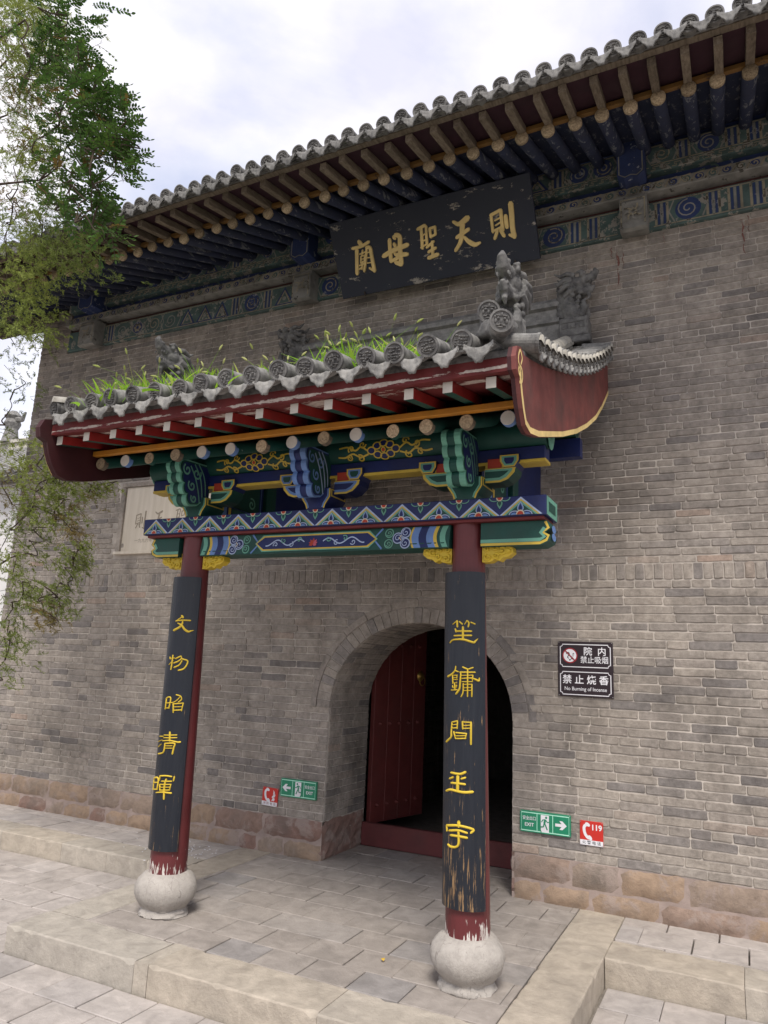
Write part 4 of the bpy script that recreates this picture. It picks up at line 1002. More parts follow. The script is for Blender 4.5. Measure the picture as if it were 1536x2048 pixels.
for i in (0, 1):
    for s in (-1, 1): carved_bracket(axis_x(i, 2.3)+s*.094, s)

# purlin, blue board with gilt edge above the brackets
QX0, QX1 = -1.47, 1.50
mb = MB(); mb.tube([(QX0, PYC, 2.985), (QX1, PYC, 2.985)], .094, 24, up=(0, 1, 0)); pur = mb.build('eave_purlin', 'dark_green', por); smooth_by_angle(pur, 40)
mb = MB(); mb.bbox(QX0+.02, QX1-.01, PYC-.055, PYC+.055, 2.822, 2.897, .003, 0); mb.bbox(QX0+.02, QX1-.005, PYC-.058, PYC+.058, 2.802, 2.821, .002, 1); mb.build('purlin_board', ['deep_blue', 'gold'], por)
mb = MB(); f = lambda u, v, lay: (u, PYC-(.094+.0012*(lay+1))*math.cos((v-2.985)/.094), 2.985+(.094+.0012*(lay+1))*math.sin((v-2.985)/.094))
for xc in (-.52, .475):
    mb = MB(); zc = 2.955
    for s in (-1, 1):
        ribbon(mb, curve([(xc+s*.11, zc+.0), (xc+s*.16, zc+.03), (xc+s*.20, zc+.01), (xc+s*.26, zc+.035), (xc+s*.32, zc+.03)], 5), .011, f, 1, GO)
        ribbon(mb, curve([(xc+s*.11, zc-.02), (xc+s*.17, zc-.035), (xc+s*.22, zc-.01), (xc+s*.28, zc-.03), (xc+s*.33, zc-.025)], 5), .011, f, 1, GO)
        for (dx, dz, r, a_) in ((.15, .045, .026, 0), (.17, -.045, .028, 2), (.23, .02, .024, 4), (.25, -.035, .022, 1)): ribbon(mb, spiral(xc+s*dx, zc+dz, r, 1.2, a_, s, 14), .010, f, 2, GO)
    for (dx, dz) in ((0, .042), (0, -.042), (-.045, .028), (.045, .028), (-.045, -.028), (.045, -.028), (-.085, 0), (.085, 0)):
        poly(mb, circ(xc+dx, zc+dz, .027, n=14, ry=.022), f, 2, BL); ribbon(mb, circ(xc+dx, zc+dz, .027, n=14, ry=.022), .008, f, 3, GO, True)
    poly(mb, circ(xc, zc, .017, n=12), f, 4, GO); poly(mb, circ(xc, zc, .011, n=12), f, 5, RE)
    mb.build('painted_pattern', PP, pur)
for s, e in ((-1, QX0), (1, QX1)):
    mb = MB(); mb.ball((e+s*.012, PYC+.0, 2.93), (.012, .05, .05), 0); mb.ball((e+s*.012, PYC, 2.985), (.010, .085, .085), 0); mb.build('purlin_cap', 'light_green', por)
# rear purlin and tie beams from the columns to the wall
mb = MB(); mb.tube([(QX0, -.85, 3.27), (QX1, -.85, 3.27)], .075, 16); mb.box(QX0, QX1+.03, -.89, -.81, 3.06, 3.19, 1); mb.build('middle_purlin', ['dark_green', 'deep_blue'], por)
for x in (-1.03, 1.03):
    mb = MB(); mb.bbox(x-.06, x+.06, -1.52, -.005, 2.60, 2.74, .004, 0); mb.bbox(x-.05, x+.05, -.93, -.80, 2.741, 3.06, .004, 1); o = mb.build('tie_beam', ['deep_blue', 'dark_green'], por)
    for s in (-1, 1):
        mb = MB(); f = lambda u, v, lay: (x+s*(.06+.0012*(lay+1)), u, v)
        for a, b, c_ in ((-1.5, -1.44, LB), (-1.42, -1.39, GO), (-1.38, -1.10, DG), (-1.08, -1.05, GO)): poly(mb, [(a, 2.606), (b, 2.606), (b, 2.734), (a, 2.734)], f, 0, c_)
        ribbon(mb, spiral(-1.24, 2.67, .045, 1.4, 0), .012, f, 1, GO); ribbon(mb, spiral(-.9, 2.67, .045, 1.4, 0), .012, f, 1, LB)
        mb.build('painted_pattern', PP, o)
# painted infill boards standing on the tie beams
for x in (-1.03, 1.03):
    mb = MB(); mb.prism([(-1.50, 2.742), (-.01, 2.742), (-.01, 3.72), (-.85, 3.32), (-1.50, 3.04)], x-.012, x+.012, 'x'); o = mb.build('infill_board', 'deep_blue', por)
    for s in (-1, 1):
        mb = MB(); f = lambda u, v, lay: (x+s*(.012+.0012*(lay+1)), u, v)
        poly(mb, [(-1.44, 2.76), (-.98, 2.76), (-.98, 2.98), (-1.44, 2.98)], f, 0, DG); ribbon(mb, [(-1.46, 2.75), (-.96, 2.75), (-.96, 3.0), (-1.46, 3.0)], .016, f, 1, LB, True)
        for k_, (a, b) in enumerate(((-1.36, 2.82), (-1.22, 2.90), (-1.08, 2.83), (-1.30, 2.93))): ribbon(mb, spiral(a, b, .05, 1.4, k_, 1 if k_ % 2 else -1), .013, f, 2, (LB, GO, LG)[k_ % 3])
        mb.build('painted_pattern', PP, o)
# bracket sets
def bracket_set(xc, main, light):
    bs = empty('bracket_set', (xc, 0, 0), por)
    DK, LT, EDGE = main, light, GO
    # seat block
    mb = MB(); P = [(-.066, 2.589), (.066, 2.589), (.075, 2.62), (.108, 2.665), (.108, 2.725), (-.108, 2.725), (-.108, 2.665), (-.075, 2.62)]
    mb.prism(P[::-1], -1.78, -1.58, 'y', DK); f = lambda u, v, lay: (u, -1.78-0.0012*(lay+1), v)
    ribbon(mb, [(-.062, 2.595), (-.071, 2.622), (-.102, 2.668), (-.102, 2.72)], .010, f, 0, GO); ribbon(mb, [(.062, 2.595), (.071, 2.622), (.102, 2.668), (.102, 2.72)], .010, f, 0, GO)
    ribbon(mb, [(-.052, 2.6), (-.06, 2.625), (-.09, 2.672), (-.09, 2.72)], .010, f, 0, LT); ribbon(mb, [(.052, 2.6), (.06, 2.625), (.09, 2.672), (.09, 2.72)], .010, f, 0, LT)
    fs_ = lambda u, v, lay: (.108+.0012*(lay+1), u, v); poly(mb, [(-1.775, 2.67), (-1.585, 2.67), (-1.585, 2.72), (-1.775, 2.72)], fs_, 0, GO); poly(mb, [(-1.76, 2.678), (-1.60, 2.678), (-1.60, 2.712), (-1.76, 2.712)], fs_, 1, DK)
    mb.build('seat_block', PP, bs)
    # arms to both sides carrying small blocks
    for s in (-1, 1):
        P = [(.105, 2.69), (.20, 2.69), (.245, 2.705), (.285, 2.745), (.292, 2.775), (.105, 2.775)]; P = [(s*a, b) for a, b in P]
        y0 = -1.735; mb = MB(); mb.prism(P[::-1] if s > 0 else P, y0, -1.60, 'y', DK); f = lambda u, v, lay: (u, y0-0.0012*(lay+1), v)
        poly(mb, P, f, -.5, GO)
        def shr(d): return [(s*.107, 2.69+d), (s*(.20-d*.2), 2.69+d), (s*(.242-d*.6), 2.705+d), (s*(.280-d), 2.747+d*.5), (s*(.286-d), 2.770), (s*.107, 2.770)]
        poly(mb, shr(.012), f, 0, LT); poly(mb, [(a, min(b, 2.757)) for a, b in shr(.028)], f, 1, DK)
        P2 = [(s*.105, 2.776), (s*.215, 2.776), (s*.215, 2.801), (s*.105, 2.801)]
        mb.box(min(s*.105, s*.215), max(s*.105, s*.215), y0+.012, -1.60, 2.776, 2.801, GO); mb.box(min(s*.12, s*.205), max(s*.12, s*.205), y0+.009, y0+.014, 2.780, 2.835, RE)
        Q = [(.222, 2.776), (.288, 2.776), (.312, 2.812), (.312, 2.848), (.20, 2.848), (.20, 2.812)]; Q = [(s*a, b) for a, b in Q]
        mb.prism(Q[::-1] if s > 0 else Q, y0-.012, -1.60, 'y', BL); poly(mb, Q, lambda u, v, lay: (u, y0-.0125, v), 0, GO); f2 = lambda u, v, lay: (u, y0-.012-0.0012*(lay+1), v); qc = np.mean(Q, 0)
        poly(mb, [tuple(qc+(np.array(p)-qc)*.80) for p in Q], f2, 0, LT); poly(mb, [tuple(qc+(np.array(p)-qc)*.52) for p in Q], f2, 1, BL if main == DG else DG)
        mb.build('bracket_arm', PP, bs)
    # cloud-cut nose projecting forward
    lob = []
    for (cy, cz, r, aa, ab) in ((-1.985, 2.905, .050, 90, 215), (-1.965, 2.832, .048, 150, 235), (-1.935, 2.757, .048, 140, 245), (-1.888, 2.690, .050, 150, 265)):
        lob += [(cy+r*math.cos(math.radians(q_)), cz+r*math.sin(math.radians(q_))) for q_ in np.linspace(aa, ab, 6)]
    P = [(-1.70, 2.97), (-1.78, 2.965)] + lob + [(-1.82, 2.655), (-1.76, 2.70), (-1.70, 2.725)]
    mb = MB(); cyz = np.array((-1.80, 2.82)); hw = .058
    for a, b, c_, sc in ((-hw, -.026, LT, 1.0), (-.026, .020, DK, .972), (.020, hw, LT, 1.0)):
        Pq = [tuple(cyz+(np.array(p)-cyz)*sc) for p in P]; mb.prism(Pq, a, b, 'x', c_)
    for s in (-1, 1):
        f = lambda u, v, lay: (s*(hw+.0012*(lay+1)), u, v)
        poly(mb, [tuple(cyz+(np.array(p)-cyz)*.93) for p in P], f, 0, DK if s > 0 else DK); poly(mb, [tuple(cyz+(np.array(p)-cyz)*.86) for p in P], f, 1, BL if main == DG else DG)
        for (cy, cz, r, a_, sg) in ((-1.95, 2.885, .042, 2.2, 1), (-1.89, 2.785, .040, 2.4, 1), (-1.86, 2.70, .032, 2.6, 1), (-1.85, 2.88, .045, .5, -1)):
            S_ = spiral(cy, cz, r, 1.25, a_, sg, 16); ribbon(mb, S_, .013, f, 2, LT); 
        for (a, b, c_, d) in (((-1.92, 2.92), (-1.86, 2.84), (-1.82, 2.75), (-1.80, 2.68)), ((-1.88, 2.94), (-1.82, 2.87), (-1.79, 2.79), (-1.775, 2.71)), ((-1.84, 2.95), (-1.785, 2.89), (-1.755, 2.82), (-1.745, 2.74))):
            ribbon(mb, curve([a, b, c_, d], 5), .011, f, 3, PL_ if main == BL else LT)
    o = mb.build('cloud_nose', PP, bs)
for xc, m_, l_ in ((-.99, DG, LG), (.015, BL, LB), (1.033, DG, LG)): bracket_set(xc, m_, l_)

# rafters, flying rafters, eave boards
mb = MB(); P = curve([(0, -2.185, 2.912), (0, -1.66, 3.105), (0, -.85, 3.46), (0, -.02, 3.93)], 4)
mb.tube(P, .040, 14, 0, up=(1, 0, 0)); mb.lathe([(.0395, 0), (.038, -.003)], (0, -2.2005, 2.908), 16, 1, 'y'); mb.lathe([(.0405, 0.0), (.0410, .035)], (0, -2.200, 2.908), 16, 2, 'y')
PRA = [mb.mesh('rafter', ['dark_green', e_, b_], False) for e_, b_ in (('end_grain', 'weathered_wood'), ('rafter_tip', 'light_blue'), ('end_grain', 'dark_green'))]
for m_ in PRA: m_.polygons.foreach_set('use_smooth', [True]*len(m_.polygons)); m_.set_sharp_from_angle(angle=math.radians(40))
mb = MB(); v = [(sx*.0255, y, z) for (y, z) in ((-2.535, 2.945), (-2.535, 3.002), (-2.08, 3.085), (-2.08, 3.03)) for sx in (-1, 1)]
mb.add(v, [(0, 1, 3, 2)], 1); mb.add(v, [(2, 3, 5, 4), (4, 5, 7, 6), (0, 2, 4, 6), (1, 7, 5, 3)], 0); mb.add(v, [(6, 7, 1, 0)], 2)
PFL = mb.mesh('flying_rafter', ['rafter_red', 'rafter_tip', 'dark_green'])
for k_ in range(14):
    j = NR.uniform(-.012, .012)
    ob('rafter', PRA[(0, 1, 2, 0, 1, 1, 0, 1, 0, 1, 2, 0, 0, 1)[k_]], por, (-1.487+.223*k_+j, NR.uniform(-.006, .006), NR.uniform(-.004, .004)))
    ob('flying_rafter', PFL, por, (-1.496+.2256*k_+NR.uniform(-.01, .01), NR.uniform(-.005, .005), NR.uniform(-.003, .003)))
mb = MB(); mb.bbox(-1.535, 1.535, -2.235, -2.195, 2.954, 2.988, .003); mb.build('eave_strip', 'orange_strip', por)
GX = 1.545
def pz(y): t = y+2.62; return 3.10+.214*t+.0785*t*t
mb = MB(); N_ = 60; xs_ = np.linspace(-GX, GX, 17*6+1)
top = [(x, 3.098-.020*abs(math.cos(PI*(x+1.293)/.174))) for x in xs_]
mb.prism([(GX, 3.003), (-GX, 3.003)]+top, -2.575, -2.54, 'y'); mb.build('eave_fascia', 'board_red', por)
mb = MB(); mb.add([(-GX, -2.55, 3.004), (GX, -2.55, 3.004), (GX, -2.06, 3.095), (-GX, -2.06, 3.095)], [(0, 3, 2, 1)], 0)
yy = np.linspace(-2.21, -.005, 8); zz = [2.912+.048+(np.interp(y, [-2.185, -1.66, -.85, -.02], [0, .193, .548, 1.02])) for y in yy]
for a in range(7): mb.add([(-GX, yy[a], zz[a]), (GX, yy[a], zz[a]), (GX, yy[a+1], zz[a+1]), (-GX, yy[a+1], zz[a+1])], [(0, 3, 2, 1)], 1)
mb.build('eave_boards', ['board_red', 'soffit'], por)
# gable boards, red with a gilt edge
low = [(-.005, 3.82), (-.3, 3.60), (-.6, 3.41), (-.95, 3.235), (-1.3, 3.085), (-1.7, 2.94), (-2.07, 2.825), (-2.25, 2.77), (-2.41, 2.738), (-2.49, 2.752)]
frt = [(-2.545, 2.82), (-2.575, 2.88), (-2.60, 2.95), (-2.655, 2.97), (-2.668, 3.03), (-2.64, 3.09), (-2.58, 3.11)]
upr = [(y, pz(y)-.03) for y in np.linspace(-2.52, -.005, 14)]
for s in (-1, 1):
    P = low+frt+upr; mb = MB(); mb.prism(P, min(s*(GX+.020), s*(GX+.042)), max(s*(GX+.020), s*(GX+.042)), 'x', 0); mb.prism([(a*.9995, b+.0006) for a, b in P], min(s*GX, s*(GX+.0205)), max(s*GX, s*(GX+.0205)), 'x', 1); o = mb.build('gable_board', ['gable_red' if s > 0 else 'gable_shaded', 'gable_shaded'], por)
    mb = MB(); f = lambda u, v, lay: (s*(GX+.042+.0012*(lay+1)), u, v)
    edge = [(y, z+.016) for y, z in low]+[(y+.014, z+.004) for y, z in frt[:3]]+[(-2.59, 2.985)]
    ribbon(mb, edge, [.030]*len(edge), f, 0, 0)
    ribbon(mb, spiral(-2.598, 2.975, .052, 1.3, 4.5, 1, 16), .013, f, 1, 0); ribbon(mb, curve([(-2.59, 2.985), (-2.63, 3.03), (-2.60, 3.085), (-2.565, 3.06), (-2.585, 3.02)], 5), .013, f, 1, 0)
    mb.build('painted_pattern', ['pale_gold'], o)

# porch roof tiles
prf = empty('porch_roof', (0, 0, 0), por)
mb = MB(); ys = np.linspace(-2.58, -.002, 14); mb.prism([(y, pz(y)) for y in ys]+[(y, pz(y)-.035) for y in ys[::-1]], -GX-.03, GX+.03, 'x'); mb.build('roof_bed', 'dark_tile', prf)
PCAP = [cap_tile(.053, i).mesh('cap_tile', ['dark_tile', 'white_tile']) for i in (0, 1, 2, 3, 5)]
for c_ in PCAP: c_.polygons.foreach_set('use_smooth', [True]*len(c_.polygons)); c_.set_sharp_from_angle(angle=math.radians(35))
PDR = drip_tile(.146, .080).mesh('drip_tile', ['white_tile'], True)
PROW = tile_row(pz, -2.46, -.03, .055, .22).mesh('cover_tile_row', ['grey_tile'], True); PPAN = pan_row(pz, -2.60, -.03, .13).mesh('pan_tile_row', ['dark_tile'], True)
for k_ in range(16):
    x = -1.293+.174*k_; jx = NR.uniform(-.008, .008)
    ob('cap_tile', PCAP[R.randrange(5)], prf, (x+jx, -2.665+NR.uniform(-.012, .012), 3.150+NR.uniform(-.006, .006)), (.22+NR.uniform(-.06, .06), NR.uniform(-.25, .25), NR.uniform(-.06, .06)))
    ob('cover_tile_row', PROW, prf, (x, 0, .002))
    ob('drip_tile', PDR, prf, (x+.087, -2.645+NR.uniform(-.01, .01), 3.103+NR.uniform(-.004, .004)), (.10+NR.uniform(-.08, .08), NR.uniform(-.05, .05), NR.uniform(-.06, .06)))
    ob('pan_tile_row', PPAN, prf, (x+.087, 0, 0))
ob('drip_tile', PDR, prf, (-1.293-.087, -2.645, 3.103), (.10, 0, 0))
# side tiles over the gable boards, facing outward
mb = MB(); n = 9; V = []
for xx, k in ((0.0, 1.0), (.30, .92)): V += [(k*.046*math.cos(PI*j/n), -xx, .046*k*math.sin(PI*j/n)-.06*xx) for j in range(n+1)]
mb.add(V, [(j, j+1, n+2+j, n+1+j) for j in range(n)]+[tuple(range(n, -1, -1)), tuple(range(n+1, 2*n+2))]); SIDE = mb.mesh('side_tile', ['pale_tile'], True)
SCAP = [cap_tile(.047, i).mesh('cap_tile', ['grey_tile', 'white_tile']) for i in (2, 3)]; SDR = drip_tile(.105, .062).mesh('drip_tile', ['grey_tile'], True)
for s in (-1, 1):
    y = -2.44
    while y < -.08:
        z = pz(y)+.055
        ob('side_tile', SIDE, prf, (s*1.36, y, z), (0, 0, s*PI/2))
        ob('cap_tile', R.choice(SCAP), prf, (s*1.645, y+NR.uniform(-.006, .006), z-.014), (.12+NR.uniform(-.05, .05), NR.uniform(-.2, .2), s*PI/2+NR.uniform(-.08, .08)))
        ob('drip_tile', SDR, prf, (s*1.625, y+.066, z-.045+.02), (.05+NR.uniform(-.05, .05), NR.uniform(-.05, .05), s*PI/2+NR.uniform(-.06, .06)))
        y += .132
    if s < 0: ob('cap_tile', PCAP[1], prf, (-1.455, -2.655, 3.15), (.2, .2, -.2))
    # vertical ridge with pierced side, round tile top
    ys = np.linspace(-.22, -1.98, 10); mb = MB()
    for a in range(9):
        ya, yb_ = ys[a], ys[a+1]
        for (w_, h0, h1, m_) in ((.075, -.01, .05, 0), (.055, .05, .13, 1), (.07, .13, .155, 0)):
            v = [(s*1.30+q_*w_, yq, pz(yq)+h) for yq in (ya, yb_) for (q_, h) in ((-1, h0), (1, h0), (1, h1), (-1, h1))]
            mb.add(v, [(0, 1, 5, 4), (1, 2, 6, 5), (2, 3, 7, 6), (3, 0, 4, 7), (0, 3, 2, 1), (4, 5, 6, 7)], m_)
    for a in np.linspace(-.28, -1.9, 26):
        for q_ in (-1, 1): mb.ball((s*1.30+q_*.058, a, pz(a)+.09), (.012, .024, .03), 0, 6, 4)
    mb.build('vertical_ridge', ['pale_tile', 'grey_tile'], prf)
    mb = tile_row(lambda y: pz(y)+.145, -1.98, -.24, .062, .2); o = mb.build('ridge_tile', 'pale_tile', prf, loc=(s*1.30, 0, 0), smooth=True)
    ob('cap_tile', PCAP[3], prf, (s*1.30, -2.03, pz(-2.03)+.15), (.3, .2, s*.1)).scale = (1.2, 1.2, 1.2)
    # slanting spine under the front beast down to the corner
    mb = MB()
    if s > 0:
        mb.tube([(1.30, -1.95, pz(-1.95)+.13), (1.33, -2.18, pz(-2.18)+.15), (1.39, -2.40, pz(-2.40)+.14), (1.43, -2.55, 3.29)], [.062, .066, .060, .058], 12)
        mb.ball((1.44, -2.50, 3.25), (.075, .11, .05), 0, 12, 8); mb.tube([(1.37, -2.30, 3.30), (1.45, -2.52, 3.25), (1.53, -2.66, 3.20)], [.05, .06, .055], 10); mb.tube([(1.30, -2.42, 3.20), (1.38, -2.52, 3.24), (1.44, -2.58, 3.22)], [.03, .035, .03], 8)
        for k_ in range(14): mb.ball((1.44+NR.uniform(-.08, .08), -2.5+NR.uniform(-.12, .08), 3.25+NR.uniform(-.05, .06)), NR.uniform(.018, .035), 0, 7, 5)
        ob('corner_tile', remesh(mb, .011, 'dark_tile', 1), prf)
        ob('cap_tile', PCAP[0], prf, (1.425, -2.575, 3.325), (.25, .1, .25)); ob('cap_tile', PCAP[2], prf, (1.525, -2.69, 3.205), (.15, .1, .4))
    else:
        for (x, y, z, rx, ry, rz_) in ((-1.47, -2.52, 3.235, .1, .5, -.9), (-1.52, -2.40, 3.20, .2, -.4, -1.3), (-1.44, -2.60, 3.20, 0, .2, -.5)):
            ob('corner_tile', SIDE, prf, (x+.06, y+.04, z), (rx, ry, rz_)).scale = (.9, .45, .9)
# main ridge against the wall
mb = MB(); P = [(-.20, 4.16), (-.20, 4.27), (-.16, 4.28), (-.16, 4.42), (-.19, 4.43), (-.19, 4.47), (-.15, 4.48), (-.15, 4.56), (-.19, 4.57), (-.19, 4.61), (-.14, 4.66), (-.08, 4.685), (-.03, 4.68), (-.01, 4.66), (-.01, 4.10)]
mb.prism(P[::-1], -1.24, 1.24, 'x'); mb.build('main_ridge', 'grey_tile', prf)
# beasts
def dragon():
    """roof beast: scaly S-shaped chest, large gaping head, swept horns, flame mane"""
    mb = MB(); T = mb.tube; U = (0, 1, 0)
    T([(.02, 0, -.03), (-.02, 0, .05), (-.045, 0, .12), (-.04, 0, .19), (0, 0, .25)], [.085, .078, .066, .058, .062], 12, up=U)
    mb.ball((.02, 0, .285), (.085, .066, .062), 0, 14, 9); mb.ball((.075, 0, .315), (.06, .05, .038), 0, 12, 8)
    T([(.05, 0, .318), (.11, 0, .318), (.155, 0, .335), (.178, 0, .375), (.165, 0, .405)], [.050, .044, .036, .026, .010], 10, up=U)
    T([(.03, 0, .235), (.085, 0, .212), (.135, 0, .222), (.165, 0, .250)], [.050, .038, .030, .012], 10, up=U)
    T([(.06, 0, .262), (.11, 0, .256), (.135, 0, .268)], [.022, .018, .008], 8, up=U)
    T([(.11, 0, .205), (.125, 0, .165), (.105, 0, .14)], [.022, .016, .006], 8, up=U)
    for s in (-1, 1):
        mb.ball((.072, s*.048, .342), .023, 0, 10, 8); T([(.105, s*.046, .352), (.07, s*.058, .372), (.03, s*.055, .360)], [.010, .014, .010], 7)
        mb.ball((.15, s*.026, .352), .016, 0, 8, 6)
        T([(.015, s*.042, .345), (-.045, s*.055, .365), (-.10, s*.055, .350), (-.15, s*.05, .385)], [.024, .021, .016, .006], 8)
        T([(-.01, s*.060, .30), (-.07, s*.075, .30), (-.12, s*.075, .262), (-.145, s*.07, .295)], [.030, .026, .018, .006], 8)
        T([(.0, s*.062, .26), (-.06, s*.075, .245), (-.11, s*.07, .205), (-.13, s*.07, .225)], [.030, .024, .016, .006], 8)
        T([(.02, s*.058, .225), (-.03, s*.07, .195), (-.07, s*.07, .150)], [.028, .022, .008], 8)
        T([(.06, s*.05, -.02), (.095, s*.06, .04), (.085, s*.06, .10), (.11, s*.055, .12)], [.034, .030, .020, .008], 8)
        for k in range(4): T([(.085+.024*k, s*.030, .296), (.088+.024*k, s*.030, .272)], [.009, .003], 5); T([(.08+.022*k, s*.026, .232), (.083+.022*k, s*.026, .252)], [.008, .003], 5)
        for k in range(5):
            mb.ball((.045-.012*k+.004*k*k, s*.046, .02+.042*k), (.024, .022, .020), 0, 8, 6); mb.ball((-.015-.008*k+.003*k*k, s*.060, .0+.042*k), (.022, .018, .018), 0, 8, 6)
    for k in range(6): T([(-.075+.004*k, 0, .02+.045*k), (-.12, 0, .03+.045*k), (-.142, 0, .062+.045*k)], [.034, .026, .005], 8, up=U)
    mb.ball((.01, 0, -.03), (.11, .082, .045), 0, 12, 6)
    return mb
DRG = remesh(dragon(), .005, 'dark_tile', 0); DRG2 = DRG.copy(); DRG2.materials.clear(); DRG2.materials.append(M['dark_tile'])
for s in (-1, 1):
    b_ = empty('ridge_beast', (s*1.36, -.17, 4.45), prf, (0, 0, 0 if s > 0 else PI))
    o = ob('beast', DRG, b_); mb = MB(); mb.bbox(-.11, .12, -.085, .085, -.20, -.035, .01); f = lambda u, v, lay: (u, -.087, v)
    mb.bbox(-.13, .14, -.095, .095, -.26, -.20, .008)
    for sy in (-1, 1):
        for k in (-1, 0, 1): mb.tube([(k*.065-.03, sy*.086, -.08), (k*.065+.025, sy*.086, -.08), (k*.065+.025, sy*.086, -.13), (k*.065-.012, sy*.086, -.13), (k*.065-.012, sy*.086, -.10)], .006, 5)
    mb.build('beast_pedestal', 'dark_tile', b_)
    b_ = empty('ridge_beast', (s*1.31, -1.80, pz(-1.8)+.20), prf, (0, 0, -PI/2)); ob('beast', DRG2, b_)
    mb = MB(); mb.lathe([(.075, -.14), (.06, -.08), (.062, -.02), (.08, .0)], (0, 0, 0), 12); mb.build('beast_pedestal', 'grey_tile', b_)
    if s > 0:
        b_.location.z += .02; b_.scale = (1.1, 1.1, 1.15)

